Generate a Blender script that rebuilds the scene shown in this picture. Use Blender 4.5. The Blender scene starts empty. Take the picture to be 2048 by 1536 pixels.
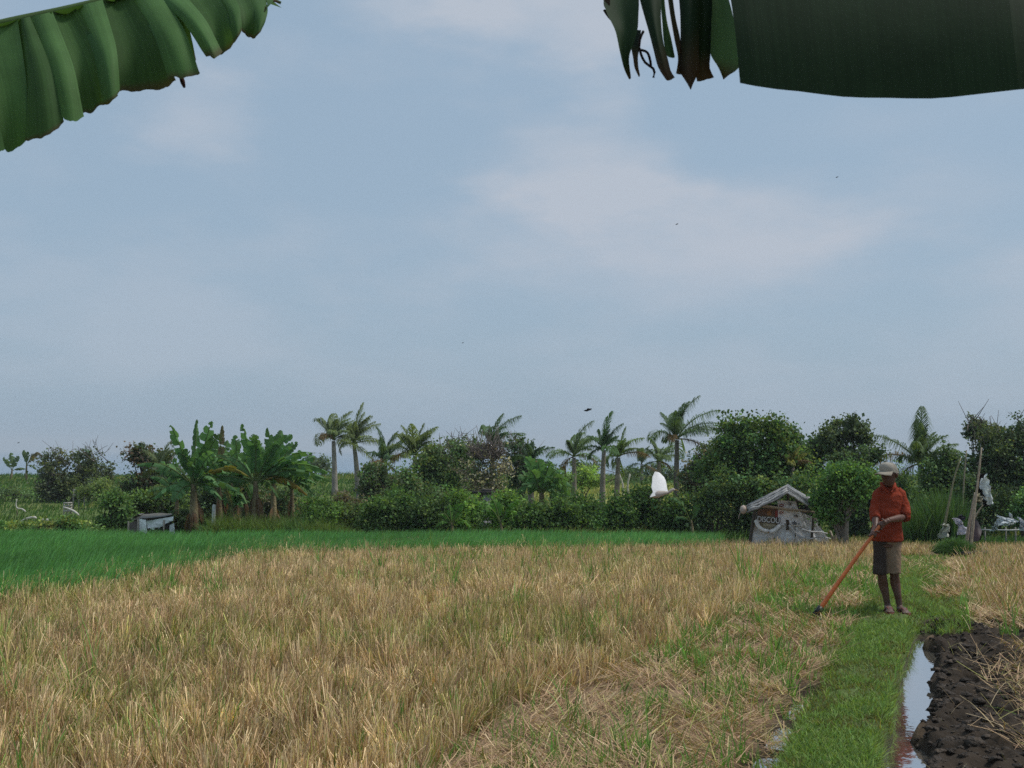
import bpy, math
import numpy as np
from mathutils import Vector

# ------------------------------------------------------------------ camera, light, sky
sc = bpy.context.scene
COL = sc.collection
rng = np.random.default_rng(7)
F = 2275.0
CAMZ = 1.75
PITCH = math.atan(128.0 / F)
cam_d = bpy.data.cameras.new('camera')
cam = bpy.data.objects.new('camera', cam_d)
COL.objects.link(cam)
cam.location = (0, 0, CAMZ)
cam.rotation_euler = (math.pi / 2 + PITCH, 0, 0)
cam_d.sensor_width = 36.0
cam_d.lens = F / 2048 * 36.0
cam_d.clip_start = 0.05
cam_d.clip_end = 40000
cam_d.dof.use_dof = True
cam_d.dof.focus_distance = 17.0
cam_d.dof.aperture_fstop = 18.0
sc.camera = cam

SUN_EL, SUN_AZ = math.radians(58), math.radians(84)      # azimuth from +Y (view) towards +X (right)
sun_d = bpy.data.lights.new('sun', 'SUN')
sun_d.energy = 2.5
sun_d.angle = math.radians(14)
sun_d.color = (1.0, 0.95, 0.88)
sun = bpy.data.objects.new('sun', sun_d)
COL.objects.link(sun)
sd = Vector((math.sin(SUN_AZ) * math.cos(SUN_EL), math.cos(SUN_AZ) * math.cos(SUN_EL), math.sin(SUN_EL)))
sun.rotation_euler = sd.to_track_quat('Z', 'Y').to_euler()

w = bpy.data.worlds.new('World')
sc.world = w
w.use_nodes = True
nt = w.node_tree
nt.nodes.clear()
N, L = nt.nodes, nt.links
def nd(tree, t, **k):
    n = tree.nodes.new(t)
    for a, b in k.items():
        setattr(n, a, b)
    return n
out = nd(nt, 'ShaderNodeOutputWorld')
bg = nd(nt, 'ShaderNodeBackground')
bg.inputs['Strength'].default_value = 0.1
L.new(bg.outputs[0], out.inputs[0])
sky = nd(nt, 'ShaderNodeTexSky', sky_type='NISHITA')
sky.sun_disc = False
sky.sun_elevation = SUN_EL
sky.sun_rotation = SUN_AZ
sky.air_density = 1.0
sky.dust_density = 3.0
tc = nd(nt, 'ShaderNodeTexCoord')
sep = nd(nt, 'ShaderNodeSeparateXYZ')
L.new(tc.outputs['Generated'], sep.inputs[0])
mp = nd(nt, 'ShaderNodeMapping')
mp.inputs['Scale'].default_value = (1.6, 1.6, 4.2)
mp.inputs['Rotation'].default_value = (0.0, 0.28, 0.0)
mp.inputs['Location'].default_value = (0.35, 0.0, 0.2)
L.new(tc.outputs['Generated'], mp.inputs[0])
nz = nd(nt, 'ShaderNodeTexNoise')
nz.inputs['Scale'].default_value = 2.1
nz.inputs['Detail'].default_value = 9.0
nz.inputs['Roughness'].default_value = 0.56
L.new(mp.outputs[0], nz.inputs['Vector'])
ramp = nd(nt, 'ShaderNodeMapRange', interpolation_type='SMOOTHSTEP')
ramp.inputs[1].default_value = 0.42
ramp.inputs[2].default_value = 0.68
L.new(nz.outputs[0], ramp.inputs[0])
def pix_dir(u, v):
    x, y = (u - 1024) / F, -(v - 768) / F
    d = np.array([x, math.cos(PITCH) - math.sin(PITCH) * y, math.sin(PITCH) + math.cos(PITCH) * y])
    return d / np.linalg.norm(d)
# a few broad soft cloud banks, set by the direction they lie in
acc = ramp.outputs[0]
scl0 = nd(nt, 'ShaderNodeMath', operation='MULTIPLY'); scl0.inputs[1].default_value = 0.42
L.new(acc, scl0.inputs[0]); acc = scl0.outputs[0]
for (u, v, ru, rv, amp) in [(1180, 300, 230, 90, .65), (1480, 430, 330, 90, .38), (385, 235, 130, 85, .62), (1130, 30, 260, 60, .6),
                            (820, 10, 160, 50, .5), (1900, 380, 200, 100, .3), (1300, 560, 420, 70, .2), (1760, 250, 300, 50, .2), (1250, 215, 90, 50, .2)]:
    d = pix_dir(u, v)
    sub = nd(nt, 'ShaderNodeVectorMath', operation='SUBTRACT')
    sub.inputs[1].default_value = d
    L.new(tc.outputs['Generated'], sub.inputs[0])
    mul = nd(nt, 'ShaderNodeVectorMath', operation='MULTIPLY')
    mul.inputs[1].default_value = (F / ru, F / max(ru, rv), F / rv)
    L.new(sub.outputs[0], mul.inputs[0])
    ln = nd(nt, 'ShaderNodeVectorMath', operation='LENGTH')
    L.new(mul.outputs[0], ln.inputs[0])
    jit = nd(nt, 'ShaderNodeMath', operation='MULTIPLY_ADD')     # ragged by the noise
    jit.inputs[1].default_value = -4.4; jit.inputs[2].default_value = 2.2
    L.new(nz.outputs[0], jit.inputs[0])
    ad = nd(nt, 'ShaderNodeMath', operation='ADD')
    L.new(ln.outputs['Value'], ad.inputs[0]); L.new(jit.outputs[0], ad.inputs[1])
    mr = nd(nt, 'ShaderNodeMapRange', interpolation_type='SMOOTHERSTEP')
    mr.inputs[1].default_value = 1.75; mr.inputs[2].default_value = 0.0
    mr.inputs[3].default_value = 0.0; mr.inputs[4].default_value = amp
    L.new(ad.outputs[0], mr.inputs[0])
    s = nd(nt, 'ShaderNodeMath', operation='ADD')
    L.new(acc, s.inputs[0]); L.new(mr.outputs[0], s.inputs[1])
    acc = s.outputs[0]
cl = nd(nt, 'ShaderNodeClamp')
L.new(acc, cl.inputs[0])
mix1 = nd(nt, 'ShaderNodeMix', data_type='RGBA')                 # thin even veil over the blue
mix1.inputs[0].default_value = 0.80
L.new(sky.outputs[0], mix1.inputs[6])
mix1.inputs[7].default_value = (2.97, 4.07, 5.2, 1)
mix2 = nd(nt, 'ShaderNodeMix', data_type='RGBA')                 # the clouds
L.new(cl.outputs[0], mix2.inputs[0])
L.new(mix1.outputs[2], mix2.inputs[6])
mix2.inputs[7].default_value = (4.15, 4.65, 5.4, 1)
L.new(mix2.outputs[2], bg.inputs[0])

sc.view_settings.view_transform = 'Standard'
sc.view_settings.look = 'None'
sc.view_settings.exposure = 0.18
sc.view_settings.gamma = 1.0
sc.cycles.max_bounces = 6
sc.cycles.diffuse_bounces = 3
sc.cycles.glossy_bounces = 3
sc.cycles.filter_width = 1.5
sc.cycles.use_denoising = False

# ------------------------------------------------------------------ helpers
def nrm(a):
    a = np.asarray(a, float)
    return a / np.maximum(np.linalg.norm(a, axis=-1, keepdims=True), 1e-9)

def P(u, v, Y):
    x, y = (u - 1024) / F, -(v - 768) / F
    dy = math.cos(PITCH) - math.sin(PITCH) * y
    dz = math.sin(PITCH) + math.cos(PITCH) * y
    t = Y / dy
    return np.array([x * t, Y, CAMZ + dz * t])

def proj(p):
    p = np.asarray(p, float)
    q = p - np.array([0, 0, CAMZ])
    fwd = q[..., 1] * math.cos(PITCH) + q[..., 2] * math.sin(PITCH)
    up = -q[..., 1] * math.sin(PITCH) + q[..., 2] * math.cos(PITCH)
    fwd = np.maximum(fwd, .05)
    return 1024 + q[..., 0] / fwd * F, 768 - up / fwd * F

def _h(ix, iy, seed):
    n = (ix.astype(np.int64) * 374761393 + iy.astype(np.int64) * 668265263 + seed * 1442695041) & 0x7fffffff
    n = ((n ^ (n >> 13)) * 1274126177) & 0x7fffffff
    return ((n ^ (n >> 16)) & 0xffff) / 65535.0

def noise2(x, y, seed=0, octv=1):
    x = np.asarray(x, float); y = np.asarray(y, float)
    tot, amp, f, wsum = 0, 1.0, 1.0, 0
    for o in range(octv):
        X, Y = x * f, y * f
        ix, iy = np.floor(X), np.floor(Y)
        fx, fy = X - ix, Y - iy
        fx = fx * fx * (3 - 2 * fx); fy = fy * fy * (3 - 2 * fy)
        a, b = _h(ix, iy, seed + o), _h(ix + 1, iy, seed + o)
        c, d = _h(ix, iy + 1, seed + o), _h(ix + 1, iy + 1, seed + o)
        tot = tot + amp * ((a * (1 - fx) + b * fx) * (1 - fy) + (c * (1 - fx) + d * fx) * fy)
        wsum += amp; amp *= .5; f *= 2.03
    return tot / wsum

def sstep(a, b, x):
    t = np.clip((x - a) / (b - a), 0, 1)
    return t * t * (3 - 2 * t)

class Geo:
    def __init__(s):
        s.v, s.f, s.c, s.n = [], [], [], 0
    def add(s, v, f, c):
        v = np.asarray(v, float).reshape(-1, 3)
        c = np.asarray(c, float)
        if c.ndim == 1:
            c = np.tile(c, (len(v), 1))
        s.v.append(v); s.c.append(c.reshape(-1, 3))
        s.f.append(np.asarray(f, np.int64) + s.n)
        s.n += len(v)
    def build(s, name, mat, parent=None, origin=None, smooth=False):
        me = bpy.data.meshes.new(name)
        v = np.concatenate(s.v); c = np.concatenate(s.c)
        o = bpy.data.objects.new(name, me)
        if parent is not None:
            org = np.array(parent['_o'])
        elif origin is not None:
            org = np.asarray(origin, float)
        else:
            org = np.zeros(3)
        v = v - org
        me.vertices.add(len(v))
        me.vertices.foreach_set('co', v.astype(np.float32).ravel())
        loops = np.concatenate([f.ravel() for f in s.f])
        sizes = np.concatenate([np.full(len(f), f.shape[1]) for f in s.f])
        me.loops.add(len(loops))
        me.loops.foreach_set('vertex_index', loops.astype(np.int32))
        me.polygons.add(len(sizes))
        st = np.concatenate([[0], np.cumsum(sizes)[:-1]])
        me.polygons.foreach_set('loop_start', st.astype(np.int32))
        if smooth:
            me.polygons.foreach_set('use_smooth', np.ones(len(sizes), bool))
        me.update(calc_edges=True)
        at = me.color_attributes.new('col', 'FLOAT_COLOR', 'POINT')
        at.data.foreach_set('color', np.concatenate([c, np.ones((len(c), 1))], 1).astype(np.float32).ravel())
        me.materials.append(mat)
        COL.objects.link(o)
        if parent is not None:
            o.parent = parent
        else:
            o.location = org
            o['_o'] = list(map(float, org))
        return o

def tag(o, label=None, cat=None, group=None, kind=None):
    if label: o['label'] = label
    if cat: o['category'] = cat
    if group: o['group'] = group
    if kind: o['kind'] = kind
    return o

def thing(name, loc, label, cat, group=None):
    o = bpy.data.objects.new(name, None)
    o.empty_display_size = .2
    COL.objects.link(o)
    o.location = loc
    o['_o'] = list(map(float, loc))
    return tag(o, label, cat, group)

def material(name, rough=.7, spec=.25, trans=0.0, bump=0.0, bscale=20.0, var=0.0, vscale=6.0, metal=0.0, tint=(1.5, 1.5, .6), stretch=None):
    m = bpy.data.materials.new(name)
    m.use_nodes = True
    t = m.node_tree
    b = t.nodes['Principled BSDF']
    b.inputs['Roughness'].default_value = rough
    b.inputs['Specular IOR Level'].default_value = spec
    b.inputs['Metallic'].default_value = metal
    a = nd(t, 'ShaderNodeAttribute', attribute_name='col')
    src = a.outputs['Color']
    co = nd(t, 'ShaderNodeTexCoord')
    vec = co.outputs['Object']
    if stretch:
        mpn = nd(t, 'ShaderNodeMapping'); mpn.inputs['Scale'].default_value = stretch
        t.links.new(vec, mpn.inputs[0]); vec = mpn.outputs[0]
    if var:
        n = nd(t, 'ShaderNodeTexNoise')
        n.inputs['Scale'].default_value = vscale
        n.inputs['Detail'].default_value = 5
        t.links.new(vec, n.inputs['Vector'])
        r = nd(t, 'ShaderNodeMapRange')
        r.inputs[1].default_value = .3; r.inputs[2].default_value = .7
        r.inputs[3].default_value = 1 - var; r.inputs[4].default_value = 1 + var
        t.links.new(n.outputs[0], r.inputs[0])
        mx = nd(t, 'ShaderNodeVectorMath', operation='SCALE')
        t.links.new(src, mx.inputs[0]); t.links.new(r.outputs[0], mx.inputs['Scale'])
        src = mx.outputs[0]
    t.links.new(src, b.inputs['Base Color'])
    if bump:
        n2 = nd(t, 'ShaderNodeTexNoise')
        n2.inputs['Scale'].default_value = bscale
        n2.inputs['Detail'].default_value = 6
        t.links.new(vec, n2.inputs['Vector'])
        bm = nd(t, 'ShaderNodeBump')
        bm.inputs['Strength'].default_value = bump
        bm.inputs['Distance'].default_value = .05
        t.links.new(n2.outputs[0], bm.inputs['Height'])
        t.links.new(bm.outputs[0], b.inputs['Normal'])
    if trans:
        tr = nd(t, 'ShaderNodeBsdfTranslucent')
        hs = nd(t, 'ShaderNodeVectorMath', operation='MULTIPLY')
        hs.inputs[1].default_value = tint
        t.links.new(src, hs.inputs[0]); t.links.new(hs.outputs[0], tr.inputs[0])
        mxs = nd(t, 'ShaderNodeMixShader')
        mxs.inputs[0].default_value = trans
        t.links.new(b.outputs[0], mxs.inputs[1]); t.links.new(tr.outputs[0], mxs.inputs[2])
        t.links.new(mxs.outputs[0], t.nodes['Material Output'].inputs[0])
    return m

M_ground = material('soil', .95, .1, bump=.8, bscale=9, var=.25, vscale=2.3)
M_straw = material('straw', .75, .15, trans=.12)
M_blade = material('grass blade', .7, .15, trans=.3)
M_leaf = material('leaf', .65, .1, trans=.36)
M_banana = material('banana leaf', .65, .08, trans=.3, var=.14, vscale=9, bump=.02, bscale=60)
M_bark = material('bark', .9, .15, bump=.6, bscale=25, var=.3, vscale=14)
M_wood = material('old wood', .85, .2, bump=.4, bscale=40, var=.3, vscale=18)
M_sheet = material('thin torn plastic', .5, .3, trans=.4, bump=.3, bscale=25, var=.15, vscale=12, tint=(1.1, 1.1, 1.1))
M_cloth = material('cloth', .85, .1, bump=.25, bscale=50, var=.12, vscale=9)
M_plastic = material('weathered plastic', .6, .3, bump=.3, bscale=25, var=.18, vscale=12)
M_skin = material('skin', .5, .35, bump=.1, bscale=60, var=.1, vscale=12)
M_metal = material('worn steel', .45, .5, metal=.7, var=.3, vscale=30)
M_mud = material('wet mud', .6, .18, bump=.9, bscale=30, var=.35, vscale=10)
M_stone = material('grey concrete', .9, .15, bump=.4, bscale=20, var=.25, vscale=8)
M_feather = material('feather', .8, .15, trans=.2, bump=.2, bscale=60, tint=(1, 1, 1))
M_paint = material('varnished handle', .4, .45, var=.15, vscale=25, bump=.1, bscale=60)

# ---------- shape generators
def blades(g, base, h, wd, az, lean, curve, seg, col, tip=None, face=None, taper=.85):
    n = len(base)
    if n == 0: return
    t = np.linspace(0, 1, seg + 1)[None, :, None]
    h = np.broadcast_to(h, (n,)).reshape(n, 1, 1); wd = np.broadcast_to(wd, (n,)).reshape(n, 1, 1)
    d = np.stack([np.cos(az), np.sin(az), np.zeros(n)], 1)[:, None, :]
    lean = np.broadcast_to(lean, (n,)).reshape(n, 1, 1); curve = np.broadcast_to(curve, (n,)).reshape(n, 1, 1)
    k = np.sqrt(np.clip(1 - np.clip(lean, 0, 1) ** 2, .003, 1))
    pos = base[:, None, :] + d * h * (lean * t + curve * t * t) + np.array([0, 0, 1.0]) * h * (t * k - .45 * curve * t * t * t)
    ph = rng.uniform(0, math.pi, n) if face is None else np.broadcast_to(face, (n,))
    s = np.stack([np.cos(ph), np.sin(ph), np.zeros(n)], 1)[:, None, :] * wd * .5 * (1 - taper * t ** 1.5)
    v = np.stack([pos - s, pos + s], 2).reshape(-1, 3)
    idx = (np.arange(n) * (seg + 1) * 2)[:, None]
    f = np.concatenate([np.stack([idx[:, 0] + 2 * j, idx[:, 0] + 2 * j + 1, idx[:, 0] + 2 * j + 3, idx[:, 0] + 2 * j + 2], 1) for j in range(seg)])
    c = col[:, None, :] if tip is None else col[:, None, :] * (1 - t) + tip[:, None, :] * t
    c = np.broadcast_to(c, (n, seg + 1, 3))
    g.add(v, f, np.repeat(c[:, :, None, :], 2, 2).reshape(-1, 3))

def tube(g, pts, rad, col, sides=7, cap=True, ell=None):
    pts = np.asarray(pts, float); n = len(pts)
    rad = np.broadcast_to(rad, (n,)).astype(float)
    tang = nrm(np.gradient(pts, axis=0))
    ref = np.array([0., 0, 1]) if abs(tang[0][2]) < .9 else np.array([1., 0, 0])
    rings = []
    for i in range(n):
        a = nrm(np.cross(tang[i], ref)); b = np.cross(tang[i], a)
        ref = -np.cross(tang[i], a) if False else ref
        th = np.linspace(0, 2 * math.pi, sides, endpoint=False)
        e1, e2 = (1, 1) if ell is None else ell[i]
        rings.append(pts[i] + rad[i] * (np.cos(th)[:, None] * a * e1 + np.sin(th)[:, None] * b * e2))
    v = np.concatenate(rings)
    f = []
    for i in range(n - 1):
        for j in range(sides):
            k = (j + 1) % sides
            f.append((i * sides + j, i * sides + k, (i + 1) * sides + k, (i + 1) * sides + j))
    col = np.asarray(col, float)
    cc = np.repeat(col, sides, 0) if col.ndim == 2 else col
    n0 = g.n
    g.add(v, f, cc)
    if cap:
        g.f.append(np.array([list(range(sides))[::-1]]) + n0)
        g.f.append(np.array([list(range((n - 1) * sides, n * sides))]) + n0)

def bez(p0, p1, p2, n):
    t = np.linspace(0, 1, n)[:, None]
    return (1 - t) ** 2 * np.asarray(p0) + 2 * t * (1 - t) * np.asarray(p1) + t * t * np.asarray(p2)

def catmull(pts, n):
    pts = np.asarray(pts, float)
    d = np.concatenate([[0], np.cumsum(np.linalg.norm(np.diff(pts, axis=0), axis=1))])
    t = np.linspace(0, d[-1], n)
    m = np.gradient(pts, d, axis=0)
    i = np.clip(np.searchsorted(d, t, side='right') - 1, 0, len(pts) - 2)
    h = (d[i + 1] - d[i])[:, None]; s = ((t - d[i])[:, None]) / h
    return (2 * s**3 - 3 * s**2 + 1) * pts[i] + (s**3 - 2 * s**2 + s) * h * m[i] + (-2 * s**3 + 3 * s**2) * pts[i + 1] + (s**3 - s**2) * h * m[i + 1]

def box(g, c, sz, col, rot=0.0):
    c = np.asarray(c, float); sx, sy, sz_ = np.asarray(sz, float) / 2
    v = np.array([[x, y, z] for z in (-sz_, sz_) for y in (-sy, sy) for x in (-sx, sx)])
    cr, sr = math.cos(rot), math.sin(rot)
    v = np.stack([v[:, 0] * cr - v[:, 1] * sr, v[:, 0] * sr + v[:, 1] * cr, v[:, 2]], 1) + c
    g.add(v, [(0, 2, 3, 1), (4, 5, 7, 6), (0, 1, 5, 4), (2, 6, 7, 3), (0, 4, 6, 2), (1, 3, 7, 5)], col)

def leaves(g, cen, size, col, up=.35, aspect=.45):
    n = len(cen)
    if n == 0: return
    a = nrm(rng.normal(size=(n, 3)) + np.array([0, 0, -.25]))
    nn = nrm(rng.normal(size=(n, 3)) + np.array([0, -.2, up * 3]))
    b = nrm(np.cross(nn, a))
    size = np.broadcast_to(size, (n,))[:, None]
    tip = cen + a * size; l = cen + a * size * .45 + b * size * aspect; r = cen + a * size * .45 - b * size * aspect
    tip = tip - np.array([0, 0, 1]) * size * .15
    v = np.stack([cen, r, tip, l], 1).reshape(-1, 3)
    f = np.arange(n * 4).reshape(n, 4)
    g.add(v, f, np.repeat(col, 4, 0))

def cvar(base, n, amt=.25, hue=.1):
    base = np.asarray(base, float)
    k = np.exp(rng.normal(0, amt, (n, 1)))
    return np.clip(base * k * np.exp(rng.normal(0, hue, (n, 3)) * np.array([1, .5, .6])), .003, .9)

# ------------------------------------------------------------------ terrain
PX0, PY0, PSL, PCN = 1.42, 6.2, 0.39, 0.9316
def sdist(x, y):
    return (x - (PX0 + PSL * (y - PY0))) * PCN
ZY = [-10, 12, 16, 20, 24, 30, 36, 60, 100, 108, 130, 400]
ZZ = [0, 0, -.13, -.3, -.47, -.74, -1.0, -1.1, -.7, -1.4, -14.5, -16]
def terrain(x, y, fine=True):
    x = np.asarray(x, float); y = np.asarray(y, float)
    z = np.interp(y, ZY, ZZ)
    z = z + (noise2(x * .35, y * .35, 3, 3) - .5) * np.where(y > 34, .35, .06)
    s = sdist(x, y)
    wob = (noise2(x * 2.2, y * 2.2, 11, 2) - .5) * .12
    pth = sstep(-.08, .06, s + wob * .5) * (1 - sstep(.42, .54, s + wob * .5))
    z = z + pth * .06 * (1 - sstep(17, 21, y))
    near = 1 - sstep(10.6, 11.4, y)
    dit = sstep(.46, .56, s + wob * .4) * (1 - sstep(.64, .76, s - wob * 2.2))
    z = z - dit * near * .2
    nm = 1 - sstep(11.2, 12.6, y)
    mud = sstep(.64, .76, s - wob * 2.2) * (1 - sstep(2.6, 3.6, s))
    z = z + mud * nm * ((noise2(x * 3.4, y * 3.4, 21, 3) - .42) * .14 + (noise2(x * 11, y * 11, 22, 3) - .5) * .11)
    gut = sstep(-.34, -.16, s + wob) * (1 - sstep(-.10, .02, s + wob * .3))
    z = z - gut * (1 - sstep(8.4, 9.4, y)) * .11 * (0.35 + 1.1 * noise2(x * 2.6, y * 2.6, 5))
    return z

FARL_U = [-1500, 0, 130, 330, 450, 520, 700, 1000, 1200, 1400, 1735, 2600]
FARL_V = [1250, 1155, 1143, 1112, 1090, 1079, 1080, 1072, 1072, 1067, 1067, 1069]
RL_V = [900, 1066, 1130, 1145, 1190, 1240, 1320, 1390, 1450, 1536, 2100]
RL_U = [1745, 1745, 1740, 1640, 1540, 1450, 1280, 1110, 1000, 890, 300]
def in_tall(x, y, z, hh=.22, j=1.0):
    p = np.stack([x, y, z], -1)
    pl = p.copy(); pl[..., 2] += hh
    ul, vl = proj(pl); u, v = proj(p)
    jit = (noise2(x * 1.3, y * 1.3, 31, 2) - .5) * 90 * j
    return (vl > np.interp(ul, FARL_U, FARL_V)) & (u + jit < np.interp(v, RL_V, RL_U)) & (sdist(x, y) < -.12)
def in_paddy(x, y, z, hh=.30):
    p = np.stack([x, y, z + hh], -1)
    ul, vl = proj(p)
    return (vl < np.interp(ul, FARL_U, FARL_V) + 8) & (y < 30.2 + (noise2(x * .4, y * 0, 8) - .5)) & (ul < 1440) & (y > 7)

xs = np.unique(np.concatenate([np.linspace(-400, -90, 12), np.linspace(-90, -24, 40), np.linspace(-24, 1.0, 120), np.arange(1.0, 6.6, .03), np.linspace(6.6, 26, 90), np.linspace(26, 90, 40), np.linspace(90, 400, 12)]))
ys = np.unique(np.concatenate([np.linspace(-8, 5, 14), np.arange(5, 12.6, .03), np.linspace(12.6, 40, 170), np.linspace(40, 140, 110), np.linspace(140, 400, 10)]))
GX, GY = np.meshgrid(xs, ys)
GZ = terrain(GX, GY)
gv = np.stack([GX, GY, GZ], -1).reshape(-1, 3)
nx, ny = len(xs), len(ys)
ii = (np.arange(ny - 1)[:, None] * nx + np.arange(nx - 1)[None, :]).ravel()
gf = np.stack([ii, ii + 1, ii + nx + 1, ii + nx], 1)
x, y, z = gv.T
S = sdist(x, y)
C = np.tile(np.array([.075, .125, .035]), (len(gv), 1))
nn_ = noise2(x * .12, y * .3, 41, 3)[:, None]
C = C * (1 - nn_) + np.array([.15, .17, .055]) * nn_
fld = ((y > 50) & (y < 82) & (x > 1) & (x < 22))[:, None]
C = np.where(fld, np.array([.29, .30, .10]), C)
C = np.where((y < 31)[:, None], np.array([.06, .11, .03]), C)
C = np.where((y < 25)[:, None] & (x > -40)[:, None], np.array([.21, .145, .09]), C)
C = np.where(in_tall(x, y, z)[:, None], np.array([.15, .105, .06]), C)
C = np.where(in_paddy(x, y, z)[:, None], np.array([.03, .08, .025]), C)
pth = ((S > -.06) & (S < np.where((y > 10.6) & (y < 13.5), .95, .52)) & (y < 22))[:, None]
C = np.where(pth, np.array([.085, .115, .04]), C)
low = sstep(-.02, -.07, z) * (y < 11.4) * (S > -.5)
C = C * (1 - low[:, None]) + np.array([.045, .036, .027]) * low[:, None]
mud = (sstep(.62, .74, S) * (1 - sstep(1.6, 3.0, S + (noise2(x * 1.6, y * 1.6, 77, 2) - .5) * 1.6)) * (1 - sstep(11.2, 12.4, y + (noise2(x * 2, y * 2, 78) - .5))))[:, None]
C = C * (1 - mud) + np.array([.040, .031, .023]) * mud
g = Geo(); g.add(gv, gf, C)
tag(g.build('ground', M_ground, smooth=True), 'sloping farm ground of straw covered soil, mud and grass', 'ground', kind='structure')

# sea
ms = bpy.data.materials.new('sea water'); ms.use_nodes = True
b = ms.node_tree.nodes['Principled BSDF']
b.inputs['Base Color'].default_value = (.09, .17, .25, 1); b.inputs['Roughness'].default_value = .22
b.inputs['Specular IOR Level'].default_value = .5
n = nd(ms.node_tree, 'ShaderNodeTexNoise'); n.inputs['Scale'].default_value = .25; n.inputs['Detail'].default_value = 4
tcn = nd(ms.node_tree, 'ShaderNodeTexCoord'); bm = nd(ms.node_tree, 'ShaderNodeBump'); bm.inputs['Distance'].default_value = .6; bm.inputs['Strength'].default_value = .5
ms.node_tree.links.new(tcn.outputs['Object'], n.inputs['Vector']); ms.node_tree.links.new(n.outputs[0], bm.inputs['Height']); ms.node_tree.links.new(bm.outputs[0], b.inputs['Normal'])
g = Geo(); g.add([(-4500, 118, -13), (4500, 118, -13), (4500, 4500, -13), (-4500, 4500, -13)], [(0, 1, 2, 3)], (.1, .15, .2))
tag(g.build('sea', ms), 'grey blue sea reaching a hazy horizon', 'sea', kind='structure')

# ditch water
mw = bpy.data.materials.new('ditch water'); mw.use_nodes = True
t = mw.node_tree; b = t.nodes['Principled BSDF']
b.inputs['Base Color'].default_value = (.13, .12, .10, 1); b.inputs['Roughness'].default_value = .04; b.inputs['IOR'].default_value = 1.6
b.inputs['Specular IOR Level'].default_value = 1.0
gl = nd(t, 'ShaderNodeBsdfGlossy'); gl.inputs['Roughness'].default_value = .03; gl.inputs['Color'].default_value = (.9, .9, .92, 1)
mxs = nd(t, 'ShaderNodeMixShader'); mxs.inputs[0].default_value = .62
n = nd(t, 'ShaderNodeTexNoise'); n.inputs['Scale'].default_value = 14; bm = nd(t, 'ShaderNodeBump'); bm.inputs['Strength'].default_value = .12; bm.inputs['Distance'].default_value = .01
tcn = nd(t, 'ShaderNodeTexCoord'); t.links.new(tcn.outputs['Object'], n.inputs['Vector'])
t.links.new(n.outputs[0], bm.inputs['Height']); t.links.new(bm.outputs[0], gl.inputs['Normal'])
t.links.new(b.outputs[0], mxs.inputs[1]); t.links.new(gl.outputs[0], mxs.inputs[2]); t.links.new(mxs.outputs[0], t.nodes['Material Output'].inputs[0])
def strip_water(name, s0, s1, y0, y1, z, label):
    g = Geo(); v = []
    for yy in np.linspace(y0, y1, 12):
        for s in (s0, s1):
            v.append((PX0 + PSL * (yy - PY0) + s / PCN, yy, z))
    g.add(v, [(2 * i, 2 * i + 1, 2 * i + 3, 2 * i + 2) for i in range(11)], (.1, .1, .1))
    tag(g.build(name, mw), label, 'water', kind='structure')
strip_water('ditch_water', .36, 1.15, 3.5, 11.0, -.075, 'still water in the narrow ditch beside the grass path')
strip_water('puddle_water', -.20, -.04, 6.6, 8.2, -.075, 'shallow muddy puddle along the left edge of the grass path')

# ------------------------------------------------------------------ field cover (stuff)
STRAW = np.array([[.56, .43, .24], [.48, .345, .20], [.40, .27, .17], [.63, .52, .32], [.40, .37, .14], [.30, .31, .10], [.14, .25, .055]])
def straw_cols(n, p):
    p = np.asarray(p, float); p = p / p.sum()
    return STRAW[rng.choice(len(STRAW), n, p=p)] * np.array([1.09, 1.05, 1.06]) * np.exp(rng.normal(0, .22, (n, 1)))

def hills(x0, x1, y0, y1, sp):
    gx, gy = np.meshgrid(np.arange(x0, x1, sp), np.arange(y0, y1, sp))
    p = np.stack([gx.ravel(), gy.ravel()], 1)
    return p + rng.uniform(-.42, .42, p.shape) * sp

def infr(p, mu=260):
    u, v = proj(np.column_stack([p, np.zeros(len(p))]))
    return (u > -mu) & (u < 2048 + mu)

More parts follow.
